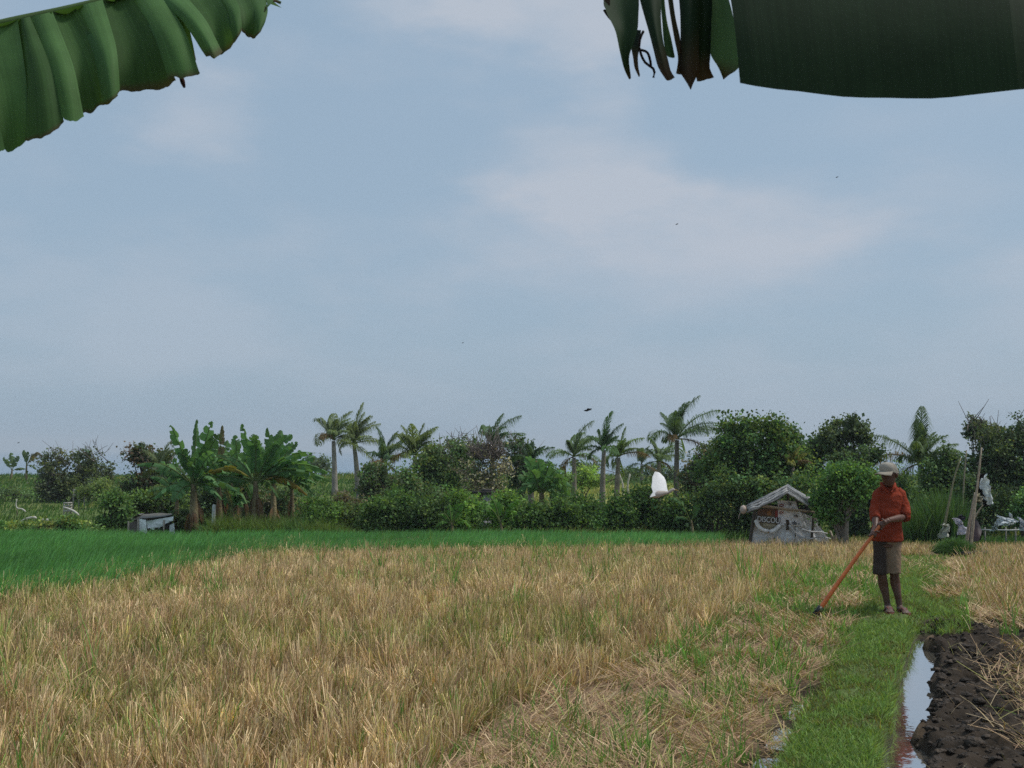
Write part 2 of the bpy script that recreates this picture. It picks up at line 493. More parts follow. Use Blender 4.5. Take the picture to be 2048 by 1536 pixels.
g = Geo()
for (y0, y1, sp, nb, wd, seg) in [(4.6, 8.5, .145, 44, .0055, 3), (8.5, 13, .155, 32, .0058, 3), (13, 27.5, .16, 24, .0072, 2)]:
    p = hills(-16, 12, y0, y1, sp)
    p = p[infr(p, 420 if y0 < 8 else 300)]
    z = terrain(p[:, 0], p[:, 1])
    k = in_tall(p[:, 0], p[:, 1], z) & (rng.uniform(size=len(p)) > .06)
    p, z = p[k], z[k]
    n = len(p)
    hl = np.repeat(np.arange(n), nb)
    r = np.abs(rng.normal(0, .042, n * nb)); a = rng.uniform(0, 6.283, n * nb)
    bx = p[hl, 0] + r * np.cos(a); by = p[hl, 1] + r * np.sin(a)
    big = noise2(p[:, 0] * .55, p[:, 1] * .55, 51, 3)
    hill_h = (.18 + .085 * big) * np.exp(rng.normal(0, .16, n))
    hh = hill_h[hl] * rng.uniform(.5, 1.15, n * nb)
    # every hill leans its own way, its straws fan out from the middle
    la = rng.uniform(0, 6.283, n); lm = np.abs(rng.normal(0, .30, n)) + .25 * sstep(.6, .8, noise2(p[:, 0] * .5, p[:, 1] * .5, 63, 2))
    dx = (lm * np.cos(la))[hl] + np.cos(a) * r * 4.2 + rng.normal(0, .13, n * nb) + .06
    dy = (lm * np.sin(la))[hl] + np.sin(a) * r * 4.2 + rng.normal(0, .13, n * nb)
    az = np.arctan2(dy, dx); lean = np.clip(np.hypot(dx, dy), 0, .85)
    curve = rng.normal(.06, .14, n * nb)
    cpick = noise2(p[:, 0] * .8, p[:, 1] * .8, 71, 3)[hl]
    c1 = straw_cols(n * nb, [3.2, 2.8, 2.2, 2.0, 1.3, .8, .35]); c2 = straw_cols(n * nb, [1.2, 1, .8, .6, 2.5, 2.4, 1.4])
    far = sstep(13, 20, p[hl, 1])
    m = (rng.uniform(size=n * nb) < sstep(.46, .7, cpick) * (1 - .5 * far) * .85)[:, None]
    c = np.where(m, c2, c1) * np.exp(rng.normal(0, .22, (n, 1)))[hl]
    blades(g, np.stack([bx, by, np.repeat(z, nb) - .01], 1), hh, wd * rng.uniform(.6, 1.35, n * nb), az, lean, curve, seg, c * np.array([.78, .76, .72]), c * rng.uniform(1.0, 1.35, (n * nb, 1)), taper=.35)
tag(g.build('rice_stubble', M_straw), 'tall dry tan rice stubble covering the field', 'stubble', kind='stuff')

# green shoots standing among the straw
g = Geo()
p = rng.uniform([-14, 5], [11, 22], (15000, 2)); p = p[infr(p)]
z = terrain(p[:, 0], p[:, 1]); tall = in_tall(p[:, 0], p[:, 1], z)
S_ = sdist(p[:, 0], p[:, 1])
den = noise2(p[:, 0] * .7, p[:, 1] * .7, 91, 2)
flat = (~tall) & (S_ < -.05) & (p[:, 1] < 18) & (~in_paddy(p[:, 0], p[:, 1], z))
right = (S_ > .95) & (p[:, 1] > 10.5)
pr = np.where(flat, sstep(.20, .52, den + .18 * sstep(-1.6, -.3, S_)), np.where(tall, .20 * sstep(.5, .75, den) + .02, np.where(right, .3, 0)))
k = rng.uniform(size=len(p)) < pr
p, z, tl = p[k], z[k], tall[k]
nb = 9; n = len(p); hl = np.repeat(np.arange(n), nb)
b3 = np.stack([p[hl, 0] + rng.normal(0, .028, n * nb), p[hl, 1] + rng.normal(0, .028, n * nb), z[hl]], 1)
hh = (np.where(tl, .30, .15) * np.exp(rng.normal(0, .3, n)))[hl] * rng.uniform(.5, 1.25, n * nb)
blades(g, b3, hh, .0045 + .0007 * p[hl, 1], rng.uniform(0, 6.28, n * nb), np.abs(rng.normal(.16, .1, n * nb)), rng.uniform(0, .35, n * nb), 3, cvar([.16, .29, .075], n * nb, .25), taper=.8)
tag(g.build('weed_sprouts', M_blade), 'fresh green sprouts scattered through the cut straw', 'sprouts', kind='stuff')

# straw lying flat
g = Geo()
p = rng.uniform([-3, 4.8], [11.5, 21], (330000, 2)); p = p[infr(p)]
z = terrain(p[:, 0], p[:, 1]); S_ = sdist(p[:, 0], p[:, 1])
tall = in_tall(p[:, 0], p[:, 1], z, j=.6); pad = in_paddy(p[:, 0], p[:, 1], z)
lump = noise2(p[:, 0] * 1.6, p[:, 1] * 1.6, 17, 3)
dens = np.where((~tall) & (~pad) & (S_ < -.06), sstep(.25, .55, lump) * .9 + .1, 0)
dens = np.where((S_ > 1.1) & (p[:, 1] < 11.6), sstep(.46, .72, lump + .16 * (S_ - 1.7)) * .7, dens)
dens = np.where((S_ > np.where(p[:, 1] < 13.5, .98, .6)) & (p[:, 1] > 11.6), sstep(.25, .5, lump) * .9, dens)
dens = np.where((p[:, 1] > 15.5) & (S_ > 0) & (S_ < .75), .15, dens)
k = rng.uniform(size=len(p)) < dens
p, z, lump = p[k], z[k], lump[k]
n = len(p)
swirl = noise2(p[:, 0] * 1.7, p[:, 1] * 1.7, 19, 2) * 14
az = swirl + rng.normal(0, 1.1, n)
ln = rng.uniform(.05, .24, n) * (1 + .5 * (rng.uniform(size=n) < .03))
b3 = np.stack([p[:, 0], p[:, 1], z + rng.uniform(.0, .055, n) * (.3 + 1.3 * lump ** 2)], 1)
blades(g, b3, ln, .0028 + .00045 * p[:, 1] + rng.uniform(0, .002, n), az, rng.uniform(.86, 1.02, n), rng.uniform(-.2, .2, n), 3, straw_cols(n, [1.6, 3, 4, .7, 1.2, .8, 0]) * .88, taper=.4)
tag(g.build('straw_litter', M_straw), 'loose cut straw lying flat on the bare ground', 'straw', kind='stuff')

# shorter stubble right of the path and behind
g = Geo()
p = rng.uniform([3, 8], [16, 25.5], (9000, 2)); p = p[infr(p)]
z = terrain(p[:, 0], p[:, 1]); S_ = sdist(p[:, 0], p[:, 1])
u, v = proj(np.stack([p[:, 0], p[:, 1], z], 1))
den = noise2(p[:, 0] * .6, p[:, 1] * .6, 23, 2)
hp_ = (np.abs(u - 1915) < 62) & (p[:, 1] > 21.2) & (p[:, 1] < 24.6)
k = (~hp_) & (((S_ > 1.0) | ((p[:, 1] > 22) & (S_ > -1.6))) & (p[:, 1] > 12) & (rng.uniform(size=len(p)) < sstep(.3, .6, den + np.where(u > 1960, .25, 0)))) | ((S_ > 1.45) & (p[:, 1] < 12) & (rng.uniform(size=len(p)) < .8 * sstep(1.3, 2.4, S_ + (den - .5) * 2)))
p, z = p[k], z[k]; n = len(p); nb = 13; hl = np.repeat(np.arange(n), nb)
b3 = np.stack([p[hl, 0] + rng.normal(0, .05, n * nb), p[hl, 1] + rng.normal(0, .05, n * nb), z[hl]], 1)
hh = (.14 + .2 * noise2(p[:, 0], p[:, 1], 29, 2))[hl] * rng.uniform(.5, 1.3, n * nb)
blades(g, b3, hh, .005 + .0004 * p[hl, 1], rng.uniform(0, 6.28, n * nb), np.abs(rng.normal(.35, .25, n * nb)), rng.uniform(0, .3, n * nb), 2, straw_cols(n * nb, [3, 3, 2.4, 1.6, 1.2, .6, .3]), taper=.5)
tag(g.build('short_stubble', M_straw), 'short broken rice stubble right of the path and mud', 'stubble', kind='stuff')

# grass of the path
g = Geo()
yy = 4.8 + 18 * rng.uniform(size=85000) ** 1.7
ss = rng.uniform(-.14, 1, len(yy)) * np.where((yy > 10.7) & (yy < 13.2), 1.0, .56) + rng.normal(0, .02, len(yy))
xx = PX0 + PSL * (yy - PY0) + ss / PCN
ex = yy > 13
xx = np.where(ex, xx + rng.normal(0, .22, len(yy)), xx)
zz = terrain(xx, yy)
bare = noise2(xx * 2.1, yy * 2.1, 33, 3)
k = (zz > -.05 - .045 * np.clip(yy - 12, 0, 30)) & (rng.uniform(size=len(yy)) < .25 + sstep(.3, .55, bare))
xx, yy, zz, ss, bare = xx[k], yy[k], zz[k], ss[k], bare[k]
n = len(xx)
hh = rng.uniform(.02, .06, n) * (1 + .8 * (np.abs(ss - .22) > .22)) * (1 + .04 * np.clip(yy - 9, 0, 12)) * np.where((np.abs(yy - 11.8) < .5) & (np.abs(xx - 3.95) < .4), .5, 1)
c = cvar([.18, .27, .08], n, .28); c = np.where((bare < .45)[:, None] & (rng.uniform(size=n) < .5)[:, None], cvar([.16, .16, .06], n, .2), c)
blades(g, np.stack([xx, yy, zz - .003], 1), hh, .004 + .0006 * yy, rng.uniform(0, 6.28, n), np.abs(rng.normal(.45, .25, n)), rng.uniform(0, .5, n), 2, c, taper=.8)
# cross bunds: weedy strips running left from the path
for (u0, v0, u1, v1, cnt, hb) in [(1410, 1212, 1745, 1228, 5200, .07), (1590, 1126, 1745, 1128, 2600, .06), (1850, 1180, 2070, 1190, 2200, .06)]:
    tt = rng.uniform(size=cnt)
    q = np.array([P(u0 + (u1 - u0) * a, 896, 1) for a in tt])
    vv = v0 + (v1 - v0) * tt + rng.normal(0, 7, cnt)
    d = 1.8 * F / (vv - 896)
    for _ in range(6):
        zz = np.interp(d, ZY, ZZ); d = (CAMZ - zz) * F / (vv - 896)
    xx = (u0 + (u1 - u0) * tt - 1024) / F * d
    blades(g, np.stack([xx, d, terrain(xx, d)], 1), rng.uniform(.4, 1.5, cnt) * hb, .009, rng.uniform(0, 6.28, cnt), np.abs(rng.normal(.4, .2, cnt)), rng.uniform(0, .4, cnt), 2, cvar([.10, .15, .045], cnt, .3), taper=.8)
tag(g.build('path_grass', M_blade), 'short green turf growing on the raised path', 'grass', kind='stuff')

# growing rice
g = Geo()
p = rng.uniform([-24, 8.5], [6.5, 30.6], (240000, 2)); p = p[infr(p, 330)]
z = terrain(p[:, 0], p[:, 1])
k = in_paddy(p[:, 0], p[:, 1], z); p, z = p[k], z[k]
n = len(p)
tone = noise2(p[:, 0] * .35, p[:, 1] * .35, 43, 3)[:, None]
c = cvar([.105, .275, .095], n, .22, .06) * (.55 + .9 * tone)
blades(g, np.column_stack([p, z]), rng.uniform(.26, .44, n) * (.85 + .3 * tone[:, 0]), .008 + .0006 * p[:, 1], rng.uniform(-1.2, 1.2, n), np.abs(rng.normal(.15, .1, n)), rng.uniform(.05, .5, n), 2, c * .9, c * np.array([1.35, 1.2, 1.1]), taper=.9)
tag(g.build('rice_crop', M_blade), 'dense bright green young rice beyond the stubble on the left', 'rice', kind='stuff')

# meadow and verge
g = Geo()
p = np.concatenate([rng.uniform([-52, 33], [50, 106], (100000, 2)), rng.uniform([-17, 30], [16, 34], (30000, 2)), rng.uniform([6.0, 25.6], [16, 32], (12000, 2))])
p = p[infr(p)]
z = terrain(p[:, 0], p[:, 1]); n = len(p)
tone = noise2(p[:, 0] * .22, p[:, 1] * .22, 47, 3)
c = cvar([.09, .17, .045], n, .25); c2 = cvar([.30, .31, .10], n, .2)
yel = ((p[:, 1] > 50) & (p[:, 1] < 82) & (p[:, 0] > 1) & (p[:, 0] < 22) & (rng.uniform(size=n) < .75)) | (rng.uniform(size=n) < sstep(.52, .72, tone) * .7)
c = np.where(yel[:, None], c2, c)
hh = rng.uniform(.15, .42, n) * (.5 + tone) * np.where((p[:, 1] < 32) & (p[:, 0] > 6), .55, 1)
blades(g, np.column_stack([p, z]), hh, .012 + .0008 * p[:, 1], rng.uniform(-1, 1, n), np.abs(rng.normal(.25, .15, n)), rng.uniform(0, .5, n), 2, c, taper=.9)
tag(g.build('meadow_grass', M_blade), 'rough meadow grass behind and between the trees', 'grass', kind='stuff')

# tall grass along the foot of the banana plants
g = Geo()
n = 15000
uu = rng.uniform(400, 760, n); YY = rng.uniform(29.8, 32.2, n)
xx = (uu - 1024) / F * YY; zz = terrain(xx, YY)
env = np.interp(uu, [400, 440, 520, 640, 700, 760], [.5, .9, .8, .85, .45, .2])
c = cvar([.08, .155, .05], n, .3); tn = noise2(xx * 1.2, YY * 0, 3, 2); c = np.where((tn > .6)[:, None], c * np.array([1.5, 1.15, .9]), c)
blades(g, np.stack([xx, YY, zz], 1), env * (.45 + .9 * noise2(uu * .06, YY * 2, 4, 2)) * rng.uniform(.3, 1.1, n), .02, rng.uniform(0, 6.28, n), np.abs(rng.normal(.25, .12, n)), rng.uniform(0, .55, n), 3, c, taper=.9)
tag(g.build('tall_grass', M_blade), 'knee high unmown grass in front of the banana plants', 'grass', kind='stuff')

# cane-like grass right of the farmer
g = Geo()
n = 2600
uu = rng.uniform(1800, 1918, n); YY = rng.uniform(27.5, 30, n); xx = (uu - 1024) / F * YY; zz = terrain(xx, YY)
blades(g, np.stack([xx, YY, zz], 1), rng.uniform(.5, 1.55, n) * np.interp(uu, [1800, 1840, 1880, 1918], [.5, .9, 1.05, .9]), .035, rng.uniform(0, 6.28, n), np.abs(rng.normal(.13, .08, n)), rng.uniform(0, .3, n), 3, cvar([.075, .14, .045], n, .25), taper=.9)
tag(g.build('cane_grass', M_blade), 'tall upright cane grass right behind the farmer', 'grass', kind='stuff')

# mud clods
g = Geo()
n = 2400
yy = rng.uniform(5.2, 11.8, n); ss = .56 + np.abs(rng.normal(0, .85, n)); xx = PX0 + PSL * (yy - PY0) + ss / PCN
zz = terrain(xx, yy)
th = np.linspace(0, 6.283, 8, endpoint=False)
for i in range(n):
    if zz[i] < -.085: continue
    r = .007 + .03 * rng.uniform() ** 3 + (.012 if rng.uniform() < .015 else 0)
    rings = []
    for (pz, pr) in ((-.5, .8), (.1, 1.0), (.55, .75), (.8, .3)):
        rr = r * pr * (1 + rng.normal(0, .28, 8))
        rings.append(np.stack([xx[i] + rr * np.cos(th) * 1.2, yy[i] + rr * np.sin(th), np.full(8, zz[i] + pz * r * .8) + rng.normal(0, .14 * r, 8)], 1))
    v = np.concatenate(rings)
    f = [(a * 8 + j, a * 8 + (j + 1) % 8, a * 8 + 8 + (j + 1) % 8, a * 8 + 8 + j) for a in range(3) for j in range(8)]
    n0 = g.n
    g.add(v, f, np.array([.05, .038, .028]) * rng.uniform(.5, 1.5))
    g.f.append(np.array([[24 + j for j in range(8)]]) + n0)
tag(g.build('mud_clods', M_mud), 'dark wet clods of ploughed mud along the ditch', 'mud', kind='stuff')
g = Geo()
n = 26000
yy = rng.uniform(5.2, 12, n); ss = rng.uniform(.8, 3.4, n); xx = PX0 + PSL * (yy - PY0) + ss / PCN
k = rng.uniform(size=n) < (.03 + .6 * sstep(.95, 2.0, ss)) * sstep(.36, .6, noise2(xx * 2, yy * 2, 83, 2)); xx, yy = xx[k], yy[k]; n = len(xx)
blades(g, np.stack([xx, yy, terrain(xx, yy) + rng.uniform(0.02, .06, n)], 1), rng.uniform(.04, .2, n) * (1 + (rng.uniform(size=n) < .05)), .0048, rng.uniform(0, 6.28, n), rng.uniform(.5, 1.0, n), rng.uniform(-.1, .3, n), 3, straw_cols(n, [3, 2, 1.5, 2, 1, .8, .4]), taper=.4)
tag(g.build('mud_straw', M_straw), 'single straws sticking out of the dark mud', 'straw', kind='stuff')

# ------------------------------------------------------------------ vegetation
def tz(x, y):
    return float(terrain(np.array([x]), np.array([y]))[0])
def gbase(u, Y):
    x = (u - 1024) / F * Y
    x = P(u, 950, Y)[0]
    return np.array([x, Y, tz(x, Y)])

def leafy(name, label, cat, u, Y, blobs, n=2600, size=.10, col=(.05, .085, .03), group=None, trunk=(.10, .08, .06), tr=.07, clump=.2, twigs=0, flowers=0, second=None, per=26, upb=.35, limbs=True, aspect=.45, bend=0.0):
    """blobs: (u, v, ru, rv) in photo pixels at depth Y: built at real size round the plant's foot"""
    base = gbase(u, Y)
    root = thing(name, base, label, cat, group)
    k = Y / F
    ar = np.array([b[2] * b[3] for b in blobs], float); ar = ar / ar.sum()
    n = int(n * 1.9); size = size * .68; clump = clump * .8; per = int(per * 1.25); col = (np.asarray(col) * .9 + np.mean(col) * .1) * 2.25
    if second is not None: second = np.asarray(second) * 2.1
    cl_n = max(10, n // per)
    subs = []
    for (bu, bv, ru, rv) in blobs:
        sl = []
        for _ in range(12):
            d = nrm(rng.normal(size=3)) * rng.uniform(.3, 1.0); q_ = rng.uniform(.2, .58)
            sl.append((bu + d[0] * ru, bv - d[2] * rv, ru * q_, rv * q_, d[1] * ru * .8 * k))
        subs.append(sl)
    cen, cidx = [], rng.choice(len(blobs), cl_n, p=ar)
    for bi in cidx:
        bu, bv, ru, rv, sy = subs[bi][rng.integers(len(subs[bi]))]
        d = nrm(rng.normal(size=3)); rad = .95 * rng.uniform(.1, 1.0) ** .5
        q = P(bu, bv, Y) + np.array([0, sy, 0]) + d * rad * np.array([ru * k, .85 * ru * k, rv * k])
        cen.append(q)
    cen = np.array(cen)
    cen[:, 2] = np.maximum(cen[:, 2], base[2] + .04)
    m = rng.integers(int(per * .5), int(per * 1.5), cl_n)
    hl = np.repeat(np.arange(cl_n), m); nt_ = len(hl)
    cs = clump * np.exp(rng.normal(0, .3, cl_n))
    pts = cen[hl] + np.clip(rng.normal(size=(nt_, 3)), -1.5, 1.5) * cs[hl][:, None] * np.array([1, 1, .75])
    pts[:, 2] = np.maximum(pts[:, 2], base[2] + .02)
    ct = cvar(col, cl_n, .28, .08)
    if second is not None:
        sw = rng.uniform(size=cl_n) < .3
        ct = np.where(sw[:, None], cvar(second, cl_n, .25, .08), ct)
    cc = ct[hl] * np.exp(rng.normal(0, .18, (nt_, 1)))
    sprigs = []
    if cat == 'tree':
        for _ in range(8 + 5 * len(blobs)):
            bu, bv, ru, rv = blobs[rng.integers(len(blobs))]
            d = nrm(rng.normal(size=3) + np.array([0, 0, .8])); ex = np.array([ru * k, .85 * ru * k, rv * k])
            s0, e0 = P(bu, bv, Y) + d * .55 * ex, P(bu, bv, Y) + d * rng.uniform(1.05, 1.4) * ex + rng.normal(0, .08, 3)
            q_ = bez(s0, (s0 + e0) / 2 + rng.normal(0, .1, 3), e0, 7); sprigs.append(q_)
            tl_ = rng.uniform(.35, 1, 26); pi_ = np.clip((tl_ * 6).astype(int), 0, 5)
            pts = np.concatenate([pts, q_[pi_] + (q_[pi_ + 1] - q_[pi_]) * ((tl_ * 6) % 1)[:, None] + rng.normal(0, .055, (26, 3))])
            cc = np.concatenate([cc, cvar(col, 26, .25, .08)])
        nt_ = len(pts)
    g = Geo()
    leaves(g, pts, size * np.exp(rng.normal(0, .25, nt_)), cc, up=upb, aspect=aspect)
    g.build('crown' if cat == 'tree' else 'foliage', M_leaf, root)
    g = Geo()
    tops = [P(b[0], b[1] + b[3] * .3, Y) for b in blobs]
    for i, tp in enumerate(tops):
        mid = base + (tp - base) * .5 + np.array([bend if i == 0 else rng.normal(0, .12), rng.normal(0, .1), .12])
        path = bez(base + np.array([rng.normal(0, .03), rng.normal(0, .03), -.05]), mid, tp, 8)
        tube(g, path, np.linspace(tr if i == 0 else tr * .6, tr * .25, 8), np.asarray(trunk), 6)
        if limbs:
            for j in range(4):
                near = cen[rng.integers(cl_n)]
                s0 = path[rng.integers(3, 7)]
                if np.linalg.norm(near - s0) < 2.2:
                    tube(g, bez(s0, (s0 + near) / 2 + rng.normal(0, .1, 3), near, 5), np.linspace(tr * .35, .01, 5), np.asarray(trunk), 4)
    for q_ in sprigs: tube(g, q_, np.linspace(.018, .006, 7), np.asarray(trunk), 4)
    g.build('trunk' if cat == 'tree' else 'stem', M_bark, root)
    if twigs:
        g = Geo()
        for i in range(twigs):
            bu, bv, ru, rv = blobs[rng.integers(len(blobs))] if twigs < 60 else blobs[0]
            a = rng.uniform(-1.1, 1.1)
            s0 = P(bu + rng.normal(0, ru * .35), bv - rv * .3, Y + rng.normal(0, .4))
            e = P(bu + math.sin(a) * ru * 1.15, bv - math.cos(a) * rv * 1.35, Y + rng.normal(0, .6))
            tube(g, bez(s0, (s0 + e) / 2 + rng.normal(0, .12, 3), e, 5), np.linspace(.022, .008, 5), (.14, .115, .10), 4)
            for j in range(3):
                s1 = s0 + (e - s0) * rng.uniform(.4, .9); e1 = s1 + rng.normal(0, .25, 3) + np.array([0, 0, .25])
                tube(g, [s1, (s1 + e1) / 2, e1], [.012, .009, .006], (.15, .125, .11), 4)
        g.build('bare_twigs', M_bark, root)
    if flowers:
        g = Geo()
        pk = cen[rng.integers(0, cl_n, flowers)] + rng.normal(0, .22, (flowers, 3)) - np.array([0, .15, 0])
        for r_ in range(3):
            leaves(g, pk + rng.normal(0, .02, pk.shape), .075, cvar([.62, .55, .42], flowers, .12, .03), up=.2, aspect=.6)
        g.build('blossoms', M_leaf, root)
    return root

def palm(label, u, Y, vc, size, nf=17, group='palms beyond the field', col=(.055, .095, .035), wind=.45, lean=0.0, tr=.11, trunk=True, tcol=(.23, .20, .17), droop=1.0, name='palm_tree', dead=1):
    base = gbase(u, Y)
    top = P(u + lean, vc, Y)
    root = thing(name, base, label, 'palm', group)
    g = Geo()
    path = bez(base + np.array([0, 0, -.05]), (base + top) / 2 + np.array([-lean * Y / F * .4, 0, 0]), top, 9)
    tube(g, path, np.linspace(tr * 1.35, tr * .8, 9) * np.where(np.arange(9) == 0, 1.5, 1), np.stack([np.asarray(tcol) * (1 + .18 * math.sin(i * 9)) for i in range(9)]), 8)
    g.build('trunk', M_bark, root)
    g = Geo()
    R = size * 1.08 * Y / F
    nf = int(nf * 1.05)
    tr = tr * .6
    skew = rng.uniform(0, 6.28)
    col = np.asarray(col) * 1.9
    for i in range(nf):
        a = i * 2.39996 + rng.normal(0, .35)
        age = i / nf
        el = math.radians(84 - 84 * age ** 1.5 + rng.normal(0, 17))
        Ln = R * rng.uniform(.6, 1.2) * (1.0 if age > .15 else .85) * (1 + .16 * math.cos(a - skew))
        wnd = max(.1, wind * 1.3 + rng.normal(.35, .3))
        ns = 9
        p = top.copy() + np.array([0, 0, .05]); pts = [p.copy()]
        for j in range(ns):
            e = el - droop * (j / ns) ** 1.4 * 1.25 * (.45 + .8 * age)
            d = np.array([math.cos(a) * math.cos(e), math.sin(a) * math.cos(e), math.sin(e)]) + np.array([wnd * (j / ns) * .9, 0, 0])
            p = p + nrm(d) * Ln / ns; pts.append(p.copy())
        pts = np.array(pts)
        base_c = np.asarray(col) * rng.uniform(.75, 1.3)
        if age > .8 and dead and rng.uniform() < .45: base_c = np.array([.17, .12, .06]) * rng.uniform(.8, 1.2)
        tube(g, pts, np.linspace(.03, .008, ns + 1), base_c * np.array([1.6, 1.4, 1.2]), 4)
        nl = 40
        tt = np.linspace(.14, 1.0, nl)
        fi = tt * ns; i0 = np.minimum(fi.astype(int), ns - 1); fr = (fi - i0)[:, None]
        lp = pts[i0] * (1 - fr) + pts[i0 + 1] * fr
        tg = nrm(pts[i0 + 1] - pts[i0])
        side = nrm(np.cross(tg, np.array([0, 0, 1.0]) + .01))
        upv = np.cross(side, tg)
        ll = Ln * .34 * np.sin(math.pi * np.clip(tt, 0, 1) ** .8 * .93 + .12) ** .7
        for sg in (-1, 1):
            dd = nrm(side * sg * .75 + tg * .95 + upv * .15 + rng.normal(0, .13, (nl, 3)) + np.array([wind * .45, 0, 0]))
            mid = lp + dd * ll[:, None] * .55
            end = mid + nrm(dd + np.array([0, 0, -2.2 * droop])) * ll[:, None] * .6
            wv = nrm(np.cross(dd, upv)) * (.008 + Y * .00017)
            v = np.stack([lp - wv * .6, lp + wv * .6, mid + wv, mid - wv, end + wv * .15, end - wv * .15], 1).reshape(-1, 3)
            bi = np.arange(nl) * 6
            f = np.concatenate([np.stack([bi, bi + 1, bi + 2, bi + 3], 1), np.stack([bi + 3, bi + 2, bi + 4, bi + 5], 1)])
            g.add(v, f, np.repeat(base_c * np.exp(rng.normal(0, .15, (nl, 1))), 6, 0))
    g.build('crown', M_leaf, root)
    return root

def banana_leaf(root, p0, p1, p2, W, col, roll, tears=.5, droop=.45, n=26, rib=(.16, .20, .07), edge=None, name='leaf', seed=None):
    g = Geo()
    pts = bez(p0, p1, p2, n)
    T = nrm(np.gradient(pts, axis=0))
    A = nrm(np.cross(T, np.array([0, 1.0, 0]) + .001)); B = nrm(np.cross(T, A))
    Sd = math.cos(roll) * A + math.sin(roll) * B
    Nn = np.cross(Sd, T)
    Nn = Nn * np.where(Nn[:, 2:3] < 0, -1, 1)
    t = np.linspace(0, 1, n)
    wp = W * np.clip(np.sin(math.pi * np.clip((t - .16) / .84, 0, 1) ** .75), 0, 1) ** .55
    tube(g, pts, np.linspace(.028, .006, n) * (W / .25) ** .5, rib, 5)
    col = np.asarray(col)
    for sg in (-1, 1):
        i = 2
        while i < n - 1:
            if rng.uniform() < .10 * tears and i > 3:
                i += 1; continue
            seglen = rng.integers(1, 4) if rng.uniform() < tears else rng.integers(3, 8)
            j = min(i + seglen, n - 1)
            dr = droop + rng.normal(0, .26)
            idx = np.arange(i, j + 1)
            rows = []
            for q in (0, .35, .7, 1.0):
                ang = dr * (.4 + .9 * q)
                off = Sd[idx] * sg * math.cos(ang) - Nn[idx] * math.sin(ang)
                fwd = T[idx] * .28 * q
                shrink = np.ones(len(idx))
                if q == 1.0 and len(idx) > 2:
                    shrink[0] -= rng.uniform(.05, .3); shrink[-1] -= rng.uniform(.05, .2)
                rows.append(pts[idx] + (off + fwd) * (wp[idx] * q * shrink * (rng.uniform(.93, 1.03, len(idx)) if q == 1.0 else 1))[:, None])
            v = np.stack(rows, 1).reshape(-1, 3)
            m_ = len(idx)
            f = [(a * 4 + b_, a * 4 + b_ + 1, a * 4 + 4 + b_ + 1, a * 4 + 4 + b_) for a in range(m_ - 1) for b_ in range(3)]
            cc = np.tile(col * math.exp(rng.normal(0, .12)), (len(v), 1))
            if edge is not None:
                cc[3::4] = np.asarray(edge)
            g.add(v, f, cc)
            i = j
    return g.build(name, M_banana, root)

def banana(label, u, Y, cu, cv, tips, W=.175, tr=.1, group='banana plants at the field edge', col=(.11, .215, .085), deads=5, stem=(.20, .16, .09), name='banana_plant', skirt=True):
    base = gbase(u, Y); crown = P(cu, cv, Y)
    root = thing(name, base, label, 'banana plant', group)
    g = Geo()
    path = bez(base + np.array([0, 0, -.05]), (base + crown) / 2 + np.array([.03, 0, 0]), crown, 8)
    tube(g, path, np.linspace(tr * 1.25, tr * .5, 8), np.stack([np.asarray(stem) * (1 + .3 * math.sin(i * 5)) for i in range(8)]), 9)
    g.build('stem', M_bark, root)
    tips = list(tips)
    if deads >= 3:
        sp_ = max(abs(t_[0] - cu) for t_ in tips)
        for _ in range(13):
            a_ = rng.uniform(-1.9, 1.9); q_ = rng.uniform(.35, .85) * sp_
            tips.append((cu + math.sin(a_) * q_, cv - math.cos(a_) * q_ * .75, rng.uniform(-.7, .7), rng.uniform(.25, .7), rng.uniform(.6, 1), rng.uniform(.65, 1.45)))
    for (tu, tv, dY, bul, wf, cm) in tips:
        tip = P(tu, tv, Y + dY)
        d = tip - crown
        ctrl = crown + d * .5 + np.array([0, 0, bul])
        c = np.asarray(col) * cm if np.isscalar(cm) else np.asarray(cm)
        horiz = abs(d[2]) < abs(d[0])
        roll = rng.uniform(.75, 1.25) if horiz else rng.uniform(-.35, .5)
        banana_leaf(root, crown - np.array([0, 0, .1]), ctrl, tip, W * wf, c, roll, droop=.55 if horiz else .3, tears=1.0)
    if deads:
        for i in range(deads):
            a = rng.uniform(0, 6.28); st = path[rng.integers(3, 7)]
            e = np.array([st[0] + math.cos(a) * .22, st[1] + math.sin(a) * .22, base[2] + rng.uniform(.05, .35)])
            banana_leaf(root, st, (st + e) / 2 + np.array([math.cos(a) * .2, math.sin(a) * .2, .15]), e, W * .45, np.array([.19, .115, .065]) * rng.uniform(.6, 1.3), rng.uniform(0, 3), tears=.9, n=10, rib=(.2, .14, .09), name='dead_leaf')
    return root

# ---- far left
banana('pale small banana plant on the far left slope beside the sea', 22, 92, 24, 940, [(6, 915, 0, .3, .7, 1.5), (22, 905, .3, .2, .8, 1.4), (38, 912, 0, .2, .7, 1.2), (52, 938, .5, .3, .7, 1.2)], W=.35, tr=.1, deads=0, group='far banana plants', col=(.075, .12, .055))
banana('ragged far banana plant with a dry brown hanging leaf', 52, 90, 53, 930, [(47, 900, 0, .3, .6, 1.2), (82, 908, .5, .9, 1.0, (.16, .13, .08)), (78, 918, -.5, .7, .8, (.17, .13, .08)), (75, 940, 0, .4, .7, 1.3), (56, 903, 0, .2, .5, 1.1)], W=.35, tr=.1, deads=0, group='far banana plants', col=(.075, .12, .055))
leafy('shrub', 'big dark bush with bare grey twigs on its crown, far left', 'shrub', 140, 58, [(185, 935, 46, 40), (110, 955, 42, 45), (160, 975, 60, 28), (95, 985, 28, 18)], n=5200, size=.17, col=(.045, .06, .035), clump=.3, twigs=30, second=(.06, .075, .03), tr=.12)
